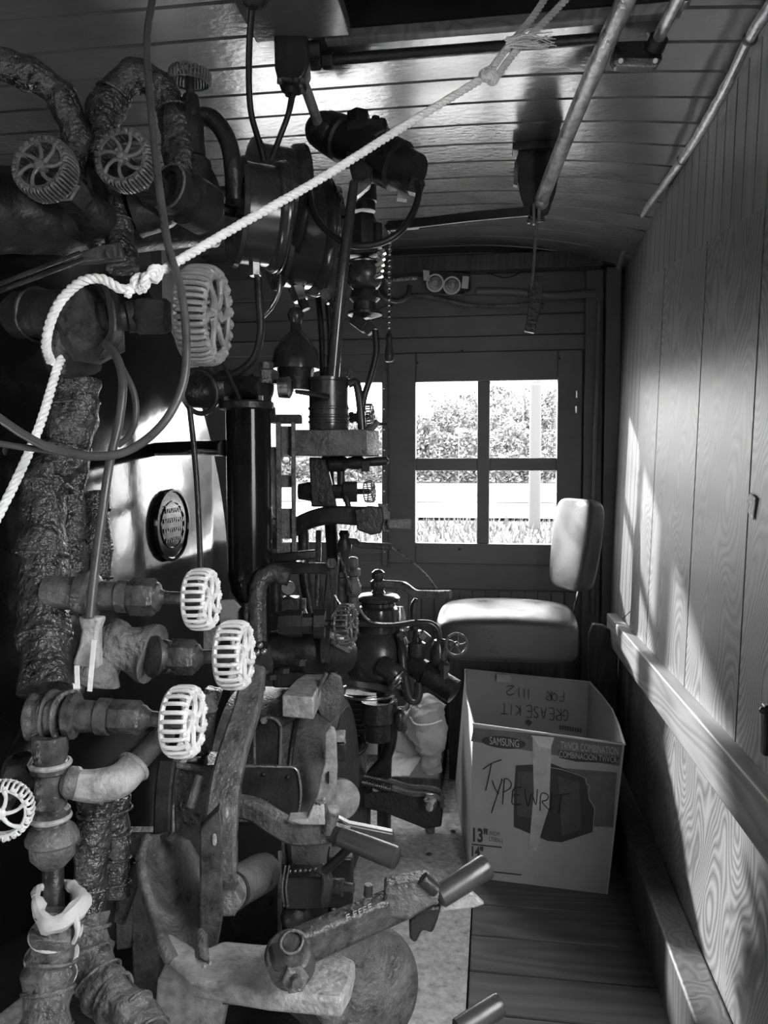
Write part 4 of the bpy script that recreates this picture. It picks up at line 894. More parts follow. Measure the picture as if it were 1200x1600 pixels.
b.build('cooling_teeth', 'steel', t)
tag(B().tube([P(586, 516, 1.98), P(588, 550, 1.98), P(580, 585, 1.98), P(568, 625, 1.98), P(563, 670, 1.98)], .0085, 12).build('thin_hose', 'rubber', None), 'thin dark hose curving down in front of the left window', 'hose')
tag(B().tube([P(553, 285, 1.68), P(541, 380, 1.69), P(530, 480, 1.70), P(520, 588, 1.72)], [R2(7, 1.7), R2(8.5, 1.7), R2(9.5, 1.7), R2(10.5, 1.7)], 16).build('black_rod', 'gauge', None), 'shiny black rod slanting down from the casting to the round can', 'rod')
tag(B().tube([P(528, 295, 2.05), P(538, 345, 2.04), P(546, 400, 2.02)], .011, 12).build('bright_pipe', 'steel', None), 'short bright pipe showing behind the black hose', 'pipe')
for k, (pa, pb, lb) in enumerate((((488, 405), (505, 590), 'left'), ((508, 440), (515, 590), 'middle'))):
    tag(B().tube([P(pa[0], pa[1], 2.1), P((pa[0]+pb[0])/2+4, (pa[1]+pb[1])/2, 2.1), P(pb[0], pb[1], 2.08)], .008, 10).build('riser_pipe', 'iron', None), 'thin dark riser pipe behind the black rod, ' + ('left one' if k == 0 else 'right one nearest the rod'), 'pipe')

# ================================================================== WATER COLUMN AND GAUGE GLASS
t = thing('water_column', 'tall glossy black cylinder with flanged top beside the boiler plate', 'cylinder', P(390, 900, 1.85))
d = 1.85; r = R2(35, d); ax0, ax1 = P(388, 640, d), P(391, 885, d); L = (ax1-ax0).length
B().lathe(ax0, ax1-ax0, [(0, r), (L, r), (L+.02, r*1.0), (L+.06, r*.85), (L+.085, r*.55)], 32).build('barrel', 'boiler', t)
B().lathe(P(386, 628, d), (0, 0, -1), [(0, r*1.15), (.004, r*1.22), (.018, r*1.22), (.022, r)], 32).build('top_flange', 'iron', t)
for k in range(6):
    a = k*math.pi/3+.4; c = P(386, 628, d)+V((math.cos(a), math.sin(a), 0))*r*.95; B().hexa(c-V((0, 0, .002)), c+V((0, 0, .012)), .009).build('flange_bolt', 'iron', t)
B().lathe(P(393, 925, d), (0, 0, -1), [(-.03, r*.5), (.0, r*.6), (.012, r*.62), (.02, r*.55), (.15, r*.52), (.17, r*.6), (.24, r*.58)], 24).build('drain_pipe', 'iron', t)
B().tube([P(352, 700, d), P(330, 700, 1.95), P(300, 700, 2.1), P(240, 702, 2.3)], .02, 12, 4).build('boiler_branch', 'boiler', t)
t = thing('column_valve', 'chunky horizontal shut-off cock above the tall black cylinder', 'valve', P(400, 605, 1.85))
B().lathe(P(300, 606, 1.95), P(455, 606, 1.8)-P(300, 606, 1.95), [(0, .05), (.06, .052), (.08, .04), (.12, .045), (.13, .03), (.19, .03), (.20, .034), (.235, .034), (.24, .02)], 24).build('body', 'iron', t)
B().lathe(P(415, 600, 1.84), (0, 0, 1), [(0, .03), (.03, .03), (.035, .02), (.05, .02)], 8).build('plug', 'grime', t)
B().lathe(P(436, 606, 1.81), CV(1, 0, .1), [(0, .024), (.025, .026), (.03, .018)], 20).build('end_cap', 'steel', t)
B().cyl(P(405, 615, 1.84), P(404, 640, 1.84), .015).build('lower_neck', 'iron', t)
tag(B().tube([P(345, 560, 1.7), P(362, 595, 1.75), P(378, 632, 1.8)], .004, 8).build('stay_wire', 'iron', None), 'thin rod slanting down to the top of the black cylinder', 'rod')
tag(B().tube([P(296, 635, 1.5), P(303, 700, 1.5), P(309, 780, 1.5), P(313, 880, 1.48), P(316, 985, 1.44)], .0055, 10).build('thin_rod', 'iron', None), 'long thin vertical rod in front of the boiler, right of the oval plate', 'rod')
t = thing('gauge_glass', 'tall water gauge glass in a metal guard right of the black cylinder', 'gauge glass', P(446, 880, 1.9))
d = 1.9
for px, wdt in ((436, .012), (459, .010)):
    b = B(); a = P(px, 660, d); e = P(px, 880, d); b.box((a+e)/2, (wdt, .02, (a-e).length), _r); b.build('guard_bar', 'grey', t, bevel=.002)
b = B(); b.box(P(448, 655, d), (.075, .03, .022), _r); b.build('top_block', 'iron', t, bevel=.003)
b = B(); b.box(P(446, 886, d), (.09, .04, .03), _r); b.build('bottom_block', 'iron', t, bevel=.003)
for y, hh in ((690, 30), (752, 12), (818, 30), (862, 18)): B().box(P(448, y, d+.01), (.028, .006, R2(hh*1.6, d)), _r).build('scale_plate', 'grey', t)
B().cyl(P(448, 664, d+.03), P(448, 876, d+.03), .008, 12).build('glass_tube', 'glass', t)
B().torus(P(447, 718, d-.01), _f, .010, .0025, 18, 6).build('ring', 'pale', t)
t = thing('hex_plug', 'dark square-headed plug on the water gauge top', 'plug', P(425, 650, 1.88))
B().hexa(P(412, 650, 1.86), P(432, 648, 1.86), .022).build('nut', 'iron', t)

# ================================================================== ROUND CAN AND ITS SHELF
d = 2.0; t = thing('round_can', 'ribbed round can standing on the grey shelf before the left window', 'can', P(514, 672, d))
r = R2(31, d); pf = [(0, r*.98), (.003, r)]; L = R2(80, d)
for z in (.02, .034, .055): pf += [(z-.004, r), (z-.002, r*1.05), (z+.002, r*1.05), (z+.004, r)]
pf += [(L-.01, r), (L-.008, r*1.04), (L, r*1.04), (L+.001, r*.9)]
B().lathe(P(514, 672, d), (0, 0, 1), pf, 36).build('body', 'gauge', t)
B().lathe(P(514, 592, d), (0, 0, 1), [(0, r*.9), (.006, r*.4), (.012, r*.3), (.03, r*.28)], 20).build('cap', 'iron', t)
b = B(); c = P(548, 640, d); b.tube([P(544, 600, 1.98), P(556, 598, 1.98), P(562, 625, 1.98), P(566, 672, 1.98)], .011, 10); b.build('handle', 'gauge', t)
B().tube([P(542, 588, 1.98), P(548, 578, 1.98), P(551, 602, 1.98)], .003, 6).build('bail', 'steel', t)
B().tube([P(462, 612, 1.88), P(490, 616, 1.9), P(513, 621, 1.92)], [.005, .007, .009], 8, 4).build('spout', 'iron', t)
t = thing('grey_shelf_box', 'grey box-shaped shelf with a slanting right end, carrying the round can', 'shelf', P(520, 712, 2.0))
b = B(); tp = [P(460, 673, 1.97), P(572, 676, 1.95), P(592, 671, 2.02), P(592, 669, 2.15), P(460, 671, 2.15)]
zt = P(514, 672, 2.0).z; pts = [V((p.x, p.y, zt-.001)) for p in tp]; b.plate(pts, (0, 0, -R2(40, 2.0))); b.build('box', 'grey', t, bevel=.003)
b = B(); b.bar([P(470, 700, 2.1), P(440, 706, 2.2), P(400, 706, 2.4)], .03, .02, (0, 0, 1), 2); b.build('support_arm', 'iron', t)
b = B(); b.plate([P(x, y, 2.02) for x, y in ((483, 714), (508, 716), (517, 750), (526, 792), (486, 792))], _f*.05); b.build('gusset', 'iron', t, bevel=.004)
# small wheel valves in front of the left window
def smallvalve(label, d, pts, r, wc, R, wm, ax=CV(.97, .05, .2), w=.7):
    t = thing('small_valve', label, 'valve', P(pts[0][0], pts[0][1], d))
    a, e = P(*pts[0], d), P(*pts[1], d); L = (e-a).length; r = R2(r, d)
    B().lathe(a, e-a, [(0, r*.8), (L*.2, r), (L*.5, r*.95), (L*.52, r*.75), (L*.75, r*.75), (L*.77, r*1.05), (L, r*1.05)], 8).build('body', 'iron', t)
    c = P(wc[0], wc[1], d); B().cyl(e, c, r*.3, 8).build('stem', 'iron', t); wheel(t, c+V(ax)*R2(R, d)*.3, ax, R2(R, d), wm, w, 12, 5); return t
smallvalve('small handwheel valve silhouetted in the left window behind the can handle', 2.1, [(545, 652), (560, 652)], 9, (576, 650), 19, 'wheel_dark')
smallvalve('small handwheel valve crossing the left window above the thick lever', 2.05, [(466, 768), (558, 768)], 15, (578, 768), 17, 'wheel_dark')
B().tube([P(528, 768, 2.05), P(540, 776, 2.03), P(546, 800, 2.03)], .008).build('drip_pipe', 'iron', bpy.data.objects['small_valve.001'])
t = thing('finger_lever', 'curved finger lever beside the small handwheel in the left window', 'lever', P(580, 668, 2.0))
B().tube([P(572, 673, 2.0), P(583, 668, 1.99), P(590, 658, 1.99)], [.008, .007, .008], 10).build('lever', 'grey', t); B().tube([P(588, 662, 2.0), P(603, 663, 2.02)], .004).build('rod', 'iron', t)
t = thing('cock_handle', 'rounded cock handle reaching right in front of the left window', 'handle', P(560, 722, 2.05))
B().lathe(P(508, 726, 2.05), P(608, 720, 2.05)-P(508, 726, 2.05), [(0, .01), (.01, .02), (.05, .022), (.06, .014), (.075, .018), (.10, .018), (.105, .010), (.112, .012), (.14, .0125), (.165, .011), (.171, .003)], 14).build('handle', 'iron', t)
b = B(); b.box(P(572, 728, 2.04), (.022, .025, .03)); b.build('block', 'iron', t, bevel=.002); B().cyl(P(533, 730, 2.06), P(533, 765, 2.06), .011).build('post', 'iron', t)
# throttle lever
t = thing('throttle_lever', 'thick dark horizontal lever with a forked end in front of the left window', 'lever', P(460, 815, 1.9))
b = B(); b.bar([P(455, 828, 1.95), P(480, 814, 1.93), P(515, 805, 1.9), P(560, 806, 1.88), P(596, 808, 1.87)], [.038, .050], .03, _u); b.build('arm', 'iron', t)
b = B(); b.plate([P(x, y, 1.85) for x, y in ((553, 796), (576, 790), (598, 792), (600, 812), (596, 833), (580, 836), (558, 828))], _f*.05); b.build('fork', 'iron', t, bevel=.004)
b = B(); b.plate([P(x, y, 1.86) for x, y in ((590, 786), (606, 788), (606, 798), (609, 800), (609, 832), (598, 832))], _f*.03); b.build('latch', 'grey', t, bevel=.003)
b = B(); b.plate([P(x, y, 1.84) for x, y in ((604, 811), (643, 812), (642, 827), (606, 826))], _f*.03); b.build('end_block', 'grey', t, bevel=.003)
b = B(); b.box(P(567, 808, 1.84), (.03, .012, .016), _r); b.build('slot_plate', 'iron', t)
t = thing('reach_lever', 'small cranked lever and post below the thick forked lever', 'lever', P(545, 850, 2.0))
b = B(); b.bar([P(540, 845, 2.0), P(556, 846, 2.0), P(562, 851, 2.0), P(612, 854, 2.0)], .016, .010, _u, 3); b.build('arm', 'iron', t)
B().lathe(P(538, 828, 2.0), (0, 0, -1), [(0, .01), (.01, .015), (.02, .012), (.04, .02), (.06, .018), (.07, .012), (.11, .014)], 14).build('post', 'iron', t)
t = thing('lubricator_sight', 'stubby dark sight fitting with stacked nuts left of the brake valve', 'fitting', P(545, 960, 2.1))
B().lathe(P(552, 870, 2.1), (0, 0, -1), [(0, .008), (.004, .014), (.03, .014), (.034, .02), (.05, .02), (.055, .012), (.08, .022), (.10, .022), (.11, .014), (.15, .018), (.17, .012)], 12).build('body', 'grey', t)
B().lathe(P(531, 872, 2.12), (0, 0, -1), [(0, .02), (.05, .022), (.052, .03), (.12, .03), (.125, .024), (.18, .024)], 16).build('barrel', 'iron', t)
tag(B().tube([P(512, 715, 2.15), P(516, 800, 2.1), P(520, 870, 2.05), P(517, 920, 2.0), P(514, 1000, 1.95), P(510, 1050, 1.9)], R2(10, 2.1), 14).build('vertical_pipe', 'iron', None), 'dark vertical pipe running down below the grey shelf to the lower machinery', 'pipe')
tag(B().tube([P(474, 830, 2.05), P(476, 900, 2.02), P(486, 960, 2.0), P(496, 1040, 1.95)], R2(9, 2.0), 12).build('vertical_pipe', 'iron', None), 'dark pipe dropping from the left end of the thick forked lever', 'pipe')
tag(B().tube([P(498, 830, 2.1), P(497, 900, 2.05), P(495, 1000, 2.0)], R2(5, 2.0), 10).build('thin_pipe', 'grime', None), 'thin pipe between the two dark vertical pipes', 'pipe')
t = thing('control_bracket', 'dark right-angled flat bar framing the machinery left of the brake valve', 'bracket', P(470, 890, 1.85))
b = B(); b.bar([P(432, 892, 1.85), P(460, 888, 1.84), P(517, 888, 1.82)], .026, .012, _u, 3); b.build('arm', 'iron', t)
b = B(); b.bar([P(519, 884, 1.82), P(517, 910, 1.82), P(511, 960, 1.82), P(507, 1010, 1.82), P(508, 1035, 1.82)], .022, .010, _r, 4); b.build('leg', 'iron', t)
B().hexa(P(518, 880, 1.80), P(518, 880, 1.78), .014).build('corner_nut', 'iron', t)
b = B(); b.bar([P(430, 872, 1.88), P(470, 868, 1.86), P(492, 866, 1.86)], .022, .02, _u, 3); b.build('upper_arm', 'iron', t)
# middle valve with dark wheel
smallvalve('mid-height valve whose dark caged handwheel stands left of the brake valve', 1.75, [(436, 974), (508, 975)], 22, (540, 976), 32, 'wheel_dark', CV(.96, .05, .28), .55)
tag(B().tube([P(452, 902, 1.8), P(425, 896, 1.8), P(405, 912, 1.79), P(402, 950, 1.78), P(404, 1050, 1.75)], R2(14, 1.8), 14).build('elbow_pipe', 'grime', None), 'worn elbow pipe right below the tall black cylinder', 'pipe')
t = thing('injector_body', 'dark lumpy injector casting with small levers below the gauge glass', 'injector', P(450, 1000, 1.9))
b = B(); b.box(P(455, 948, 1.9), (.045, .05, .05), _r); b.build('cap_block', 'iron', t, bevel=.004)
B().lathe(P(448, 920, 1.92), CV(.3, .2, .9), [(0, .014), (.01, .02), (.02, .017)], 20).build('round_cover', 'grey', t)
B().tube([P(420, 1010, 1.9), P(450, 1015, 1.9), P(500, 1018, 1.9), P(540, 1025, 1.95)], [.04, .055, .055, .045], 16).build('casting', 'iron', t)
b = B(); b.bar([P(475, 935, 1.88), P(476, 965, 1.88)], .01, .01, _r, 1); b.build('link', 'steel', t)
B().lathe(P(475, 950, 1.86), (0, 0, -1), [(0, .003), (.01, .008), (.02, .014), (.03, .014)], 12).build('small_nut', 'steel', t)
b = B(); b.box(P(480, 1050, 1.95), (.16, .12, .05), _r); b.build('bed', 'iron', t, bevel=.006)
for k, (x, y) in enumerate(((445, 1052), (470, 1040), (425, 1062))): B().hexa(P(x, y, 1.78), P(x, y-9, 1.78), .014).build('bolt', 'iron', t)
t = thing('bright_link', 'bright slotted link crossing behind the dark caged wheel', 'link', P(528, 1005, 1.9))
b = B(); b.bar([P(512, 998, 1.86), P(530, 1008, 1.86), P(548, 1017, 1.86)], .014, .004, _u, 2); b.build('bar', 'steel', t)
# filler pipes behind that show between the fittings
tag(B().tube([P(424, 700, 2.15), P(425, 800, 2.15), P(428, 900, 2.1), P(430, 1020, 2.05)], .028, 14).build('vertical_pipe', 'iron', None), 'thick dark pipe standing behind the gauge glass', 'pipe')
t = thing('wooden_wedge', 'small pale wooden wedge stuck behind the uppermost lower handwheel', 'wedge', P(358, 970, 1.4))
b = B(); b.plate([P(x, y, 1.45) for x, y in ((343, 939), (362, 938), (374, 950), (369, 958), (368, 1000), (345, 998))], _f*.02); b.build('wedge', 'rail', t)
b = B(); b.plate([P(x, y, 1.42) for x, y in ((318, 985), (345, 978), (340, 1008), (318, 1018))], _f*.02); b.build('wedge_foot', 'grey', t)

# ================================================================== BRAKE STAND
d = 2.3; A_ = lambda y, x=591, dd=2.3: P(x, y, dd)
t = thing('brake_valve', 'brake valve with domed cap and long handle left of the chair', 'brake valve', PZ(600, 1290, 0))
z0 = A_(930).z
pf = [(A_(y).z-z0, R2(r, d)) for y, r in ((1082, 12), (1075, 34), (1060, 46), (1040, 52), (1015, 53), (1000, 46), (990, 40), (985, 33), (960, 34), (950, 32), (946, 27), (941, 27), (938, 33), (933, 34), (929, 30), (926, 12))]
B().lathe(V((A_(930).x, A_(930).y, z0)), (0, 0, 1), pf, 40).build('body', 'gauge', t)
pf = [(A_(y).z-z0, R2(r, d)) for y, r in ((930, 14), (922, 9), (918, 12), (908, 12), (905, 8), (902, 10), (894, 10), (890, 6), (889, 1))]
B().lathe(V((A_(930).x, A_(930).y, z0)), (0, 0, 1), pf, 20).build('top_nut', 'gauge', t)
b = B(); b.bar([A_(912, 596, 2.29), A_(914, 626, 2.27), A_(917, 634, 2.26), A_(927, 648, 2.25), A_(929, 662, 2.24), A_(929, 704, 2.2)], [.022, .024], .02, _u, 5); b.build('handle', 'grey', t)
B().tube([A_(935, 650, 2.25), A_(950, 646, 2.25), A_(985, 647, 2.25)], [.006, .012, .013], 8).build('handle_spring', 'iron', t)
b = B(); b.lathe(A_(948, 624), (0, 0, -1), [(0, .012), (.02, .018), (.05, .02), (.06, .03), (.07, .03)], 12); b.build('side_stud', 'steel', t)
b = B(); b.tube([A_(1040, 598, 2.2), A_(1048, 612, 2.18), A_(1060, 622, 2.18)], [.03, .028, .034], 12); b.build('side_union', 'gauge', t)
B().torus(A_(1062, 622, 2.17), P(622, 1060, 2.18)-P(598, 1040, 2.2), .03, .006).build('union_ring', 'steel', t)
B().tube([A_(1085, 600, 2.35), P(602, 1150, 2.45), P(600, 1220, 2.52), PZ(600, 1292, 0)], R2(12, 2.4), 14).build('pedestal_pipe', 'iron', t)
B().tube([P(612, 1095, 2.35), P(612, 1150, 2.42), P(602, 1185, 2.46), P(578, 1215, 2.5), P(572, 1250, 2.54), PZ(571, 1290, 0)], R2(9, 2.4), 14).build('supply_pipe', 'iron', t)
b = B(); b.bar([P(520, 1060, 2.2), P(555, 1068, 2.2), P(600, 1075, 2.22), P(650, 1092, 2.25)], .02, .012, _u, 4); b.build('bracket_arm', 'gauge', t)
B().torus(P(575, 1080, 2.3), (0, 0, 1), .085, .005, 40, 8).build('lower_ring', 'steel', t)
B().lathe(P(590, 1095, 2.35), (0, 0, -1), [(0, .05), (.06, .055), (.07, .04), (.12, .04)], 20).build('lower_barrel', 'iron', t)
B().ball(P(625, 1125, 2.34), .03, 14, (.6, .6, 1.2)).build('drain_cup', 'gauge', t)
t = thing('grille_box', 'dark louvred box hanging behind the brake valve', 'box', P(560, 1150, 2.45))
b = B(); b.plate([P(x, y, 2.5) for x, y in ((538, 1085), (600, 1088), (602, 1148), (575, 1152), (540, 1145))], _f*.08); b.build('box', 'iron', t, bevel=.004)
for k in range(7): B().box(P(565, 1092+k*8, 2.49), (.11, .006, .004), _r).build('louvre', 'grime', t)
B().tube([P(566, 1150, 2.44), P(572, 1165, 2.4), P(560, 1178, 2.38), P(545, 1182, 2.38)], .007).build('drain_hose', 'rubber', t)
# pipework to the right of the brake valve
t = thing('brake_pipework', 'knot of small pipes and a stubby cylinder right of the brake valve', 'pipes', P(670, 1050, 2.2))
B().tube([P(560, 975, 2.2), P(610, 976, 2.2), P(655, 973, 2.2), P(676, 976, 2.2), P(686, 990, 2.2), P(686, 1015, 2.2)], R2(5, 2.2), 10).build('top_pipe', 'gauge', t)
B().lathe(P(686, 1000, 2.2), (0, 0, -1), [(0, .014), (.02, .024), (.05, .028), (.075, .024), (.09, .013), (.14, .012)], 16).build('right_bulb', 'gauge', t)
B().lathe(P(652, 985, 2.22), (0, 0, -1), [(0, .012), (.03, .016), (.035, .026), (.07, .028), (.085, .02), (.12, .016)], 16).build('left_bulb', 'gauge', t)
B().lathe(P(640, 1035, 2.22), P(712, 1082, 2.16)-P(640, 1035, 2.22), [(0, .012), (.006, .030), (.05, .034), (.055, .028), (.06, .034), (.155, .036), (.16, .02)], 24).build('stub_cylinder', 'iron', t)
B().lathe(P(694, 1072, 2.16), (0, 0, 1), [(0, .013), (.045, .013), (.047, .018), (.062, .018), (.07, .01)], 6).build('hex_post', 'gauge', t)
B().tube([P(632, 1060, 2.2), P(640, 1090, 2.2), P(652, 1092, 2.2), P(655, 1065, 2.2)], .014, 10).build('u_bend', 'gauge', t)
B().tube([P(622, 990, 2.25), P(628, 1010, 2.22), P(630, 1040, 2.2), P(634, 1065, 2.2)], .012, 10).build('left_pipe', 'gauge', t)
b = B(); b.box(P(628, 992, 2.2), (.02, .02, .02), CV(.7, .7, .2)); b.hexa(P(668, 990, 2.19), P(660, 1000, 2.19), .016); b.build('nut', 'steel', t)
B().cyl(P(690, 1003, 2.19), P(706, 1006, 2.17), .010).build('valve_bonnet', 'grey', t)
c = P(713, 1007, 2.15); w_ = B(); w_.torus(c, CV(.15, .05, .98), R2(17, 2.15), .004, 28, 8); hw = w_.build('handwheel', 'wheel_dark', t)
for k in range(5):
    a = 2*math.pi*k/5; u_, v_ = _r, _u; B().tube([c, c+(u_*math.cos(a)+v_*math.sin(a))*.016, c+(u_*math.cos(a+.2)+v_*math.sin(a+.2))*.030], .0028, 6, 3).build('spoke', 'wheel_dark', hw)
B().ball(c, .009, 10).build('hub', 'steel', hw)
tag(B().tube([P(529, 862, 1.95), P(545, 910, 2.05), P(560, 948, 2.12), P(578, 970, 2.15), P(610, 974, 2.16), P(648, 969, 2.17)], .0035, 8).build('copper_line', 'steel', None), 'thin bright tube sweeping down in front of the brake valve', 'tube')
tag(B().tube([P(613, 856, 2.0), P(640, 875, 2.02), P(665, 897, 2.06), P(682, 920, 2.1)], .002, 6).build('thin_wire', 'steel', None), 'hair-thin wire arcing down towards the brake handle', 'wire')
for (pa, pb, pc_, lb) in (((522, 930), (532, 945), (548, 962), 'upper'), ((508, 985), (520, 960), (528, 948), 'lower')):
    tag(B().tube([P(*pa, 1.95), P(*pb, 1.95), P(*pc_, 1.95)], .003, 6).build('bright_tube', 'steel', None), 'short bright tube behind the dark caged wheel, ' + lb + ' one', 'tube')

# ================================================================== RAGS AND FLOOR GEAR
def crumple(b, s1, s2, a):
    for v in b.bm.verts: v.co += V((noise.noise(v.co*s1), noise.noise(v.co*s1+V((7, 3, 1))), noise.noise(v.co*s1+V((1, 9, 4)))))*a+V((noise.noise(v.co*s2), noise.noise(v.co*s2+V((5, 5, 5))), 0))*a*.4
b = B(); b.tube([P(655, 1085, 2.72), P(662, 1110, 2.7), P(668, 1140, 2.66), P(672, 1175, 2.66), P(676, 1205, 2.68)], [.03, .075, .07, .035, .03], 40, 12); crumple(b, 20, 70, .022)
o = b.build('rag_bundle', 'rag', None, ang=80); tag(o, 'tied bundle of white cloth hanging behind the brake pipework', 'cloth')
B().tube([P(640, 1120, 2.56), P(650, 1132, 2.55), P(672, 1132, 2.55), P(690, 1126, 2.6)], .003, 6).build('tie_string', 'rope', o)
def sheet(pl, d0, label, seed, a=.035):
    """a crumpled cloth: subdivided quad"""
    p = [P(*q) for q in pl]; b = B(); n = 26; g = []
    for j in range(n+1):
        g.append([b.bm.verts.new((p[0].lerp(p[1], i/n)).lerp(p[3].lerp(p[2], i/n), j/n)) for i in range(n+1)])
    for j in range(n):
        for i in range(n): b.bm.faces.new((g[j][i], g[j][i+1], g[j+1][i+1], g[j+1][i]))
    for v in b.bm.verts: v.co += V((0, -1, .6))*(noise.noise(v.co*9+V((seed, 0, 0)))*a+abs(noise.noise(v.co*20+V((seed, 2, 0))))*a*.7)
    o = b.build('cloth', 'rag', None, ang=70); m = o.modifiers.new('s', 'SOLIDIFY'); m.thickness = .003; tag(o, label, 'cloth'); return o
sheet([(598, 1172, 2.75), (662, 1182, 2.7), (640, 1215, 2.6), (600, 1216, 2.62)], 0, 'crumpled white cloth lying on the floor behind the pedestal pipes', 1)
sheet([(618, 1105, 2.78), (655, 1105, 2.74), (660, 1190, 2.7), (605, 1180, 2.74)], 0, 'pale cloth sheet draped left of the tied rag bundle', 5)
sheet([(556, 1160, 2.78), (600, 1160, 2.76), (598, 1180, 2.74), (545, 1178, 2.78)], 0, 'bit of white paper showing behind the louvred box', 8, .008)
tag(B().bb((-.42, 2.72, 0), (-.19, 3.2, .10)).build('floor_step', 'oldwood', None, bevel=.006), 'low dark step on the floor left of the seat box', 'step')
t = thing('floor_clamp', 'pair of threaded rods joined by a forked bolted end on the floor', 'clamp', PZ(672, 1290, 0))
for (a, e) in ((P(526, 1203, 2.45), P(612, 1222, 2.50)), (P(526, 1212, 2.43), P(612, 1233, 2.46))):
    b = B(); b.cyl(a, e, .008, 10); n = 26
    for k in range(n): b.torus(a.lerp(e, (k+.5)/n), e-a, .010, .0028, 10, 5)
    b.build('threaded_rod', 'steel', t)
for dy in (0, 11):
    b = B(); b.bar([P(606, 1219+dy, 2.49-dy*.002), P(640, 1229+dy, 2.49-dy*.002), P(668, 1231+dy, 2.49-dy*.002), P(686, 1236+dy, 2.48-dy*.002), P(692, 1250+dy, 2.47)], .014, .012, _u, 4); b.build('fork_arm', 'grey', t)
b = B(); b.plate([P(x, y, 2.49) for x, y in ((610, 1236), (660, 1240), (694, 1248), (690, 1292), (665, 1296), (600, 1270), (560, 1262), (560, 1240))], _f*.06); b.build('base_block', 'iron', t, bevel=.005)
B().hexa(P(673, 1257, 2.46), P(672, 1250, 2.40), .022).build('bolt', 'steel', t); B().cyl(P(673, 1257, 2.46), P(671, 1262, 2.38), .012).build('stud', 'steel', t)
b = B(); c = PZ(672, 1300, 0); b.cyl(c, c+V((0, 0, .02)), .016, 12); b.hexa(c+V((0, 0, .018)), c+V((0, 0, .034)), .021); b.build('floor_bolt', 'grey', t)
# loose nuts and grit lumps on the plate
for k, (x, y, lb) in enumerate(((681, 1336, 'by the carton foot'), (612, 1318, 'beside the wooden grips'), (718, 1300, 'nearest the floor clamp'))):
    c = PZ(x-10, y, 0); q = B(); q.ball(c+V((0, 0, .003)), .008, 8, (1.2, 1, .5)); tag(q.build('grit_lump', 'grime', None), 'small dark lump of grit on the floor plate ' + lb, 'debris')

# ================================================================== POWER REVERSE / LOWER MACHINERY
t = thing('firing_drum', 'big worn grey drum with domed end in the lower middle', 'drum', P(450, 1190, 1.85))
A = CV(.99, .03, .12); c = P(466, 1232, 1.93); r = .25
B().lathe(c-A*.16, A, [(0, r*.9), (.01, r), (.16, r), (.19, r*1.0)], 64).build('barrel', 'grey', t, ang=30)
B().torus(c+A*.035, A, r*1.0, .006, 56, 8).build('gasket', 'iron', t)
B().lathe(c+A*.04, A, [(0, r*1.0), (.02, r*1.0), (.05, r*.97), (.07, r*.91), (.08, r*.84), (.081, r*.80)], 64).build('domed_end', 'grey', t, ang=60)
B().lathe(c+A*.12, A, [(0, r*.80), (.004, r*.80), (.006, r*.7)], 40).build('end_disc', 'iron', t)
t = thing('top_bracket', 'gritty-topped cast bracket sitting above the grey drum', 'bracket', P(480, 1070, 1.85))
b = B(); zt = P(470, 1060, 1.85).z; pts = [PZ(x, y, zt) for x, y in ((440, 1086), (462, 1062), (478, 1052), (512, 1046), (518, 1056), (500, 1070), (490, 1090))]; b.plate(pts, (0, 0, -.05)); b.build('table', 'plate', t, bevel=.004)
b = B(); b.tube([P(510, 1052, 1.8), P(500, 1072, 1.78), P(492, 1094, 1.75)], .005, 8); b.build('raised_edge', 'grey', t)
b = B(); b.plate([P(x, y, 1.80) for x, y in ((488, 1092), (515, 1052), (532, 1060), (538, 1085), (534, 1110), (516, 1130), (500, 1118))], _f*.03); b.build('side_cheek', 'grey', t, bevel=.004)
t = thing('arched_cover', 'arch-topped dark cover plate in front of the grey drum', 'cover', P(415, 1190, 1.55))
ar = [(398, 1198)]+[(418-21*math.cos(a), 1140-19*math.sin(a)) for a in [math.pi*k/10 for k in range(11)]]+[(437, 1198)]
B().plate([P(x, y, 1.655) for x, y in ar], _f*.03).build('cover', 'iron', t, bevel=.003)
B().tube([P(x, y, 1.65) for x, y in ar], .0035, 8, 2).build('rim', 'grey', t)
B().hexa(P(412, 1126, 1.65), P(412, 1126, 1.63), .008).build('bolt', 'grey', t); B().tube([P(437, 1138, 1.66), P(460, 1122, 1.66)], .0025, 6).build('split_pin', 'iron', t)
t = thing('slotted_bar', 'upright worn grey slotted bar standing right of the drum', 'bar', P(512, 1255, 1.6))
b = B(); b.plate([P(x, y, 1.58) for x, y in ((508, 1146), (514, 1138), (521, 1139), (525, 1148), (527, 1200), (524, 1262), (490, 1262), (500, 1220), (507, 1190))], _f*.02); b.build('bar', 'pale', t, bevel=.003)
B().box(P(513, 1215, 1.575), (.003, .01, .022), _r).build('slot', 'gap', t)
b = B(); b.box(P(532, 1150, 1.65), (.02, .04, .014), _r); b.build('cap_block', 'pale', t, bevel=.002); b = B(); b.box(P(532, 1172, 1.65), (.024, .03, .04), _r); b.build('lug', 'iron', t, bevel=.003)
B().lathe(P(527, 1245, 1.75), CV(.3, .1, .9), [(0, .04), (.01, .045), (.03, .045), (.035, .03)], 28).build('pivot_disc', 'pale', t)
t = thing('shield_plate', 'black rounded shield plate with a bright edge, lower middle', 'plate', P(420, 1235, 1.42))
sp = [(376, 1197), (440, 1198), (461, 1200), (467, 1215), (470, 1240), (467, 1268), (462, 1275), (440, 1268), (378, 1245)]
B().plate([P(x, y, 1.42) for x, y in sp], _f*.012).build('plate', 'iron', t)
b = B(); b.tube([P(x, y, 1.418) for x, y in sp[:7]], .0028, 8, 3); b.build('edge_highlight', 'steel', t)  # steel tube stands in for light caught along the edge
for (x, y) in ((412, 1210), (450, 1214), (418, 1252)): B().ball(P(x, y, 1.417), .004, 8).build('rivet', 'iron', t)
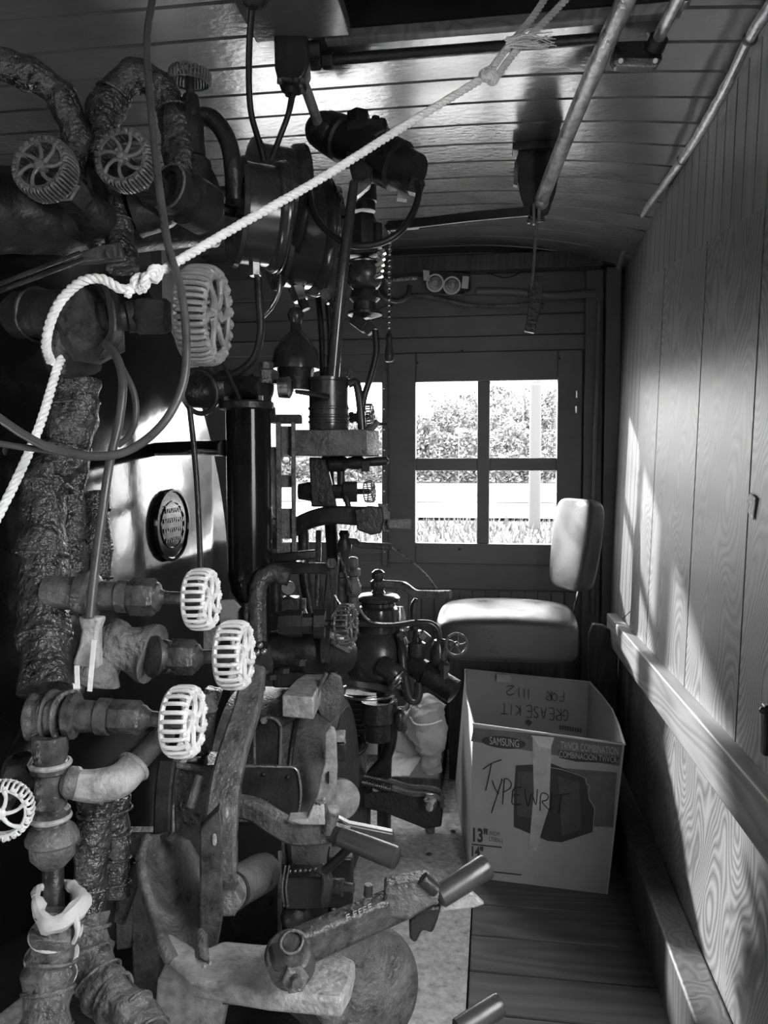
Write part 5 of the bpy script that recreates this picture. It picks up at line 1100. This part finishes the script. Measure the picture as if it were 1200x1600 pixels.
t = thing('folded_bracket', 'dark square-edged frame with a folded lip under the lower handwheels', 'frame', P(300, 1260, 1.45))
b = B(); b.plate([P(x, y, 1.45) for x, y in ((270, 1196), (336, 1200), (338, 1345), (300, 1345), (272, 1320))], _f*.10); b.build('side_plate', 'grime', t, bevel=.006)
b = B(); b.tube([P(312, 1178, 1.5), P(290, 1180, 1.47), P(274, 1192, 1.44), P(300, 1199, 1.44), P(340, 1200, 1.43)], .006, 8, 6); b.build('folded_lip', 'grey', t)
b = B(); b.box(P(308, 1192, 1.46), (.035, .03, .015), _r); b.box(P(319, 1188, 1.46), (.01, .02, .02), _r); b.build('clip', 'iron', t, bevel=.002)
b = B(); b.bar([P(262, 1190, 1.4), P(256, 1240, 1.38), P(254, 1310, 1.36)], .03, .02, _r); b.build('upright', 'iron', t)
tag(B().tube([P(313, 1212, 1.38), P(306, 1235, 1.37), P(298, 1262, 1.36)], [.009, .010, .011], 14).build('peg', 'grey', None), 'short grey peg leaning inside the dark frame', 'peg')
t = thing('rust_bracket', 'narrow crumbling bracket behind the lower handwheels', 'bracket', P(322, 1130, 1.42))
b = B(); b.plate([P(x, y, 1.46) for x, y in ((322, 1075), (346, 1080), (335, 1110), (330, 1150), (326, 1180), (304, 1182), (306, 1120))], _f*.02); crumple(b, 30, 80, .004); b.build('bracket', 'tar', t); b = B(); b.box(P(326, 1098, 1.45), (.024, .02, .035), CV(.95, .2, 0)); b.build('block', 'grey', t)
t = thing('curved_bar', 'long heavy curved bar descending from the handwheels to the bottom bracket', 'bar', P(360, 1200, 1.35))
b = B(); b.bar([P(398, 1035, 1.50), P(388, 1100, 1.44), P(366, 1170, 1.38), P(352, 1230, 1.34), P(345, 1300, 1.31), P(344, 1372, 1.30)], [.046, .058], .028, _r, 6); b.build('bar', 'grey', t)
b = B(); b.tube([P(407, 1010, 1.48), P(413, 1040, 1.5)], .018, 10); b.build('boss', 'iron', t)
for k, (x, y) in enumerate(((406, 1008), (412, 1018), (402, 1020))): B().ball(P(x, y, 1.45), .006, 8).build('bolt_head', 'steel', t)
t = thing('slab_upright', 'upright iron slab welded to the pale bracket at the bottom', 'slab', P(328, 1495, 1.15))
b = B(); b.plate([P(x, y, 1.20) for x, y in ((312, 1296), (324, 1284), (344, 1264), (348, 1290), (348, 1440), (340, 1480), (328, 1497), (312, 1494))], _f*.03-_r*.006); b.build('slab', 'grime', t, bevel=.003)
for (x, y, s) in ((335, 1312, .006), (354, 1270, .005)): B().ball(P(x, y, 1.197), s, 8, (.7, .3, 1.7)).build('worn_patch', 'pale', t)
t = thing('cast_arm', 'pale cast lever arm reaching right with a pinned fork end', 'lever', P(450, 1290, 1.32))
b = B(); b.bar([P(366, 1258, 1.36), P(400, 1266, 1.34), P(432, 1286, 1.32), P(462, 1301, 1.31), P(500, 1300, 1.30), P(524, 1294, 1.30)], [.036, .038], .03, _u, 6); b.build('arm', 'grey', t)
b = B(); b.plate([P(x, y, 1.27) for x, y in ((448, 1282), (480, 1280), (488, 1260), (506, 1256), (510, 1290), (470, 1290))], _f*.035); b.build('web', 'pale', t, bevel=.003)
b = B(); b.cyl(P(520, 1268, 1.27), P(514, 1300, 1.28), .010, 14); b.build('pin', 'grey', t); B().lathe(P(521, 1266, 1.27), P(520, 1266, 1.27)-P(515, 1300, 1.28), [(0, .0095), (.004, .010)], 14).build('pin_head', 'pale', t)
B().hexa(P(501, 1262, 1.28), P(502, 1252, 1.28), .010).build('bolt', 'grey', t)
def grip(par, a, e, r, name='grip', m='grip'):
    A = e-a; L = A.length; B().lathe(a, A, [(0, r*.6), (.004, r*.92), (L*.5, r), (L-.006, r*1.03), (L-.001, r*.97), (L, r*.85)], 24).build(name, m, par)
t = thing('latch_lever', 'wooden-gripped latch lever with twin handles, right of the pale arm', 'lever', P(560, 1315, 1.28))
grip(t, P(530, 1306, 1.27), P(620, 1341, 1.22), R2(17, 1.24))
b = B(); b.plate([P(x, y, 1.31) for x, y in ((526, 1278), (545, 1288), (616, 1302), (614, 1320), (600, 1318), (548, 1300))], _f*.02); b.build('trigger', 'grip', t, bevel=.004)
b = B(); b.tube([P(548, 1322, 1.30), P(530, 1340, 1.32), P(508, 1360, 1.34)], .008, 10); b.build('trigger_rod', 'iron', t)
b = B(); b.bar([P(520, 1300, 1.28), P(545, 1308, 1.27)], .03, .02, _u, 2); b.build('socket', 'iron', t)
t = thing('pivot_cylinder', 'stubby pale horizontal cylinder with a hex nut under the pale arm', 'cylinder', P(385, 1380, 1.35))
B().lathe(P(412, 1362, 1.45), P(352, 1396, 1.28)-P(412, 1362, 1.45), [(0, .034), (.02, .036), (.10, .034), (.17, .034), (.175, .028)], 24).build('cylinder', 'grey', t)
B().hexa(P(364, 1398, 1.28), P(356, 1412, 1.23), .022).build('nut', 'grey', t); B().torus(P(362, 1393, 1.29), P(352, 1396, 1.28)-P(412, 1362, 1.45), .030, .003).build('washer', 'iron', t)
t = thing('bolted_block', 'black bolted block tied with twine above the big bottom lever', 'block', P(478, 1385, 1.4))
b = B(); b.box(P(480, 1385, 1.42), (.075, .05, .06), _r); b.build('block', 'iron', t, bevel=.003)
b = B()
for k in range(7): b.ball(P(453+k*8, 1362-k*.7, 1.39), .0032, 8)
b.build('bright_edge', 'steel', t)  # row of bright steel beads along the top edge
b = B(); b.bar([P(500, 1356, 1.39), P(512, 1372, 1.38), P(508, 1412, 1.38)], .018, .02, _r, 3); b.build('strap', 'grime', t)
B().lathe(P(520, 1385, 1.42), CV(.9, 0, .2), [(0, .016), (.02, .016), (.022, .010), (.04, .010)], 12).build('spindle', 'grime', t)
B().ball(P(462, 1432, 1.42), .028, 14).build('knob', 'iron', t)
for x in (446, 452): B().tube([P(x, 1352, 1.36), P(x-5, 1385, 1.35), P(x-2, 1416, 1.36)], .002, 6).build('twine', 'lag', t)
tag(B().box(P(532, 1370, 1.5), (.05, .05, .10), _r).build('dark_lug', 'iron', None, bevel=.004), 'dark lug block behind the wooden-gripped latch lever', 'lug')
tag(B().lathe(P(525, 1408, 1.5), (0, 0, -1), [(0, .016), (.03, .016), (.034, .02), (.06, .018)], 16).build('bright_spigot', 'steel', None), 'short bright spigot under the dark lug above the big bottom lever', 'spigot')
# bottom bracket
t = thing('pale_bracket', 'pale worn L-shaped bracket at the bottom with a curved upright leaf', 'bracket', P(380, 1510, 1.1))
b = B(); n = 10; rows = []
for j, (xl, xr, y, dd) in enumerate(((232, 268, 1306, 1.30), (222, 292, 1318, 1.30), (216, 306, 1340, 1.29), (220, 314, 1375, 1.27), (229, 318, 1410, 1.25), (238, 320, 1440, 1.22), (246, 320, 1470, 1.18), (262, 322, 1500, 1.13))):
    rows.append([b.bm.verts.new(P(xl+(xr-xl)*i/n, y-3*math.sin(math.pi*i/n)*(j < 3), dd+.035*math.sin(math.pi*i/n))) for i in range(n+1)])
for p_, q_ in zip(rows, rows[1:]):
    for i in range(n): b.bm.faces.new((p_[i], p_[i+1], q_[i+1], q_[i]))
lf = b.build('leaf', 'grey', t, ang=70); m = lf.modifiers.new('s', 'SOLIDIFY'); m.thickness = .014; m.offset = 0
zt = P(400, 1495, 1.15).z
b = B(); pts = [PZ(x, y, zt) for x, y in ((246, 1452), (270, 1458), (312, 1484), (350, 1468), (412, 1474), (452, 1472), (520, 1482), (556, 1500), (548, 1536), (534, 1562), (420, 1552), (300, 1532), (264, 1500))]
b.plate(pts, (0, 0, -.028)); b.build('shelf', 'pale', t, bevel=.006)
for x, y in ((319, 1510), (328, 1505)): B().ball(PZ(x, y, zt+.001), .003, 8).build('weld_bead', 'pale', t)
# big lever
t = thing('big_lever', 'big dark lever with stamped arm and wooden grip pointing up right', 'lever', P(450, 1500, 1.08))
a, e = P(462, 1482, 1.07), P(650, 1400, 1.16)
b = B(); b.bar([a, a.lerp(e, .5), e], [.050, .046], .034, _u, 3); b.build('arm', 'grime', t, bevel=.003)
b = B(); b.lathe(P(458, 1478, 1.055)-_u*.03, CV(-.1, .8, .55), [(0, .027), (.004, .032), (.042, .032), (.046, .028)], 28); b.build('pivot_head', 'grime', t)
hc = P(456, 1476, 1.03); B().torus(P(456, 1472, 1.035), CV(-.1, .8, .55), .015, .002).build('oil_ring', 'grey', t)
b = B(); b.bar([P(432, 1480, 1.04), P(440, 1508, 1.02), P(452, 1530, 1.02)], .02, .02, _r, 3); b.build('fork_tine', 'iron', t)
b = B(); b.hexa(P(456, 1516, 1.03), P(462, 1532, 1.0), .018); b.build('pivot_nut', 'grey', t); B().cyl(P(458, 1520, 1.02), P(465, 1537, .985), .007, 12).build('pivot_stud', 'grime', t)
b = B(); b.plate([P(x, y, 1.12) for x, y in ((600, 1388), (640, 1380), (668, 1376), (690, 1394), (684, 1412), (656, 1428), (640, 1440), (600, 1434))], _f*.04); b.build('yoke', 'grey', t, bevel=.005)
B().cyl(P(575, 1400, 1.10), P(576, 1382, 1.10), .0065, 10).build('stop_pin', 'iron', t)
b = B(); b.plate([P(x, y, 1.13) for x, y in ((655, 1420), (690, 1415), (684, 1440), (676, 1460), (660, 1455), (650, 1476), (640, 1470), (640, 1440))], _f*.03); b.build('trigger_lug', 'iron', t, bevel=.005)
b = B(); b.plate([P(x, y, 1.14) for x, y in ((686, 1412), (735, 1392), (758, 1414), (740, 1420), (700, 1424), (686, 1430))], _f*.012+_u*-.0); b.build('trigger', 'pale', t, bevel=.003)
b = B(); b.cyl(P(660, 1372, 1.12), P(682, 1392, 1.12), .010, 12); b.build('yoke_pin', 'iron', t)
grip(t, P(684, 1403, 1.13), P(762, 1352, 1.16), R2(19, 1.14))
ar_ = [(P(x, y, 1.035) + 0*_f) for x, y in ()]
# stamped letters on the arm
def on_arm(x, y, l=0): return P(x, y, 1.07+(x-462)/188*.09-.024-l)
b = B()
for dx, dy in ((541, 1430), (552, 1425), (560, 1421), (567, 1418), (575, 1414)):
    b.tube([on_arm(dx, dy), on_arm(dx+2, dy+8)], .0008, 5, 1); b.tube([on_arm(dx, dy), on_arm(dx+5, dy-2)], .0008, 5, 1); b.tube([on_arm(dx+1, dy+4), on_arm(dx+5, dy+2)], .0008, 5, 1)
b.build('stamped_marks', 'pale', t)
t = thing('round_disc', 'large smooth grey disc low at the bottom behind the big lever', 'disc', P(575, 1560, 1.3))
A = CV(.35, .25, .9); B().lathe(P(570, 1545, 1.28)-A*.03, A, [(0, .09), (.008, .097), (.025, .099), (.04, .092), (.05, .07), (.054, .03), (.055, .001)], 48).build('disc', 'grey', t, ang=60)
B().tube([P(570, 1545, 1.28)-A*.02, P(560, 1545, 1.4), P(540, 1545, 1.55)], .05, 16, 3).build('shaft', 'iron', t)
t = thing('bottom_lever', 'wooden grip of another lever poking in at the bottom edge', 'lever', P(700, 1610, 1.05))
grip(t, P(712, 1612, 1.05), P(782, 1568, 1.08), R2(18, 1.06)); B().tube([P(680, 1640, 1.04), P(716, 1609, 1.05)], .008, 10, 1).build('shaft', 'iron', t)
# lower frames
t = thing('lower_plate', 'pale gritty plate low down under the bracket', 'plate', P(310, 1560, 1.35))
b = B(); b.plate([P(x, y, 1.32) for x, y in ((246, 1528), (300, 1540), (360, 1548), (352, 1580), (340, 1640), (236, 1640))], _f*.05); b.build('plate', 'pale', t, bevel=.004)
b = B(); b.bar([P(350, 1556, 1.25), P(400, 1560, 1.25), P(460, 1572, 1.25), P(520, 1640, 1.2)], .02, .02, _u, 4); b.build('cross_bar', 'iron', t)
t = thing('dark_upright', 'dark iron upright beside the bandaged pipes at the bottom', 'post', P(232, 1500, 1.4))
b = B(); b.plate([P(x, y, 1.42) for x, y in ((205, 1360), (222, 1350), (236, 1400), (250, 1480), (252, 1650), (214, 1650), (206, 1500))], _f*.04); b.build('post', 'grime', t, bevel=.004)
b = B(); b.bar([P(218, 1350, 1.38), P(200, 1400, 1.36), P(186, 1440, 1.35)], .02, .02, _r, 3); b.build('brace', 'grime', t); B().ball(P(217, 1370, 1.37), .005, 8).build('rivet', 'steel', t)
b = B(); b.plate([P(x, y, 1.45) for x, y in ((180, 1428), (214, 1420), (205, 1482), (182, 1486))], _f*.04); b.build('foot', 'grey', t, bevel=.003)
t = thing('dark_backing', 'dark backing behind the lower levers, its deep openings painted near-black', 'frame', P(400, 1420, 1.6))
b = B(); b.plate([P(x, y, 1.66) for x, y in ((340, 1290), (438, 1290), (438, 1480), (340, 1480))], _f*.02); b.build('back_plate', 'gap', t)  # near-black sheet painted to read as deep dark openings
b = B(); b.bar([P(437, 1330, 1.6), P(437, 1480, 1.5)], .008, .01, _r, 1); b.build('edge_strip', 'grey', t)
b = B(); b.box((-.62, 2.0, .17), (.42, .9, .34)); b.build('bed', 'iron', t, bevel=.01)
b = B(); b.box((-.55, 1.45, .10), (.5, .5, .2)); b.build('lower_bed', 'iron', t, bevel=.01)
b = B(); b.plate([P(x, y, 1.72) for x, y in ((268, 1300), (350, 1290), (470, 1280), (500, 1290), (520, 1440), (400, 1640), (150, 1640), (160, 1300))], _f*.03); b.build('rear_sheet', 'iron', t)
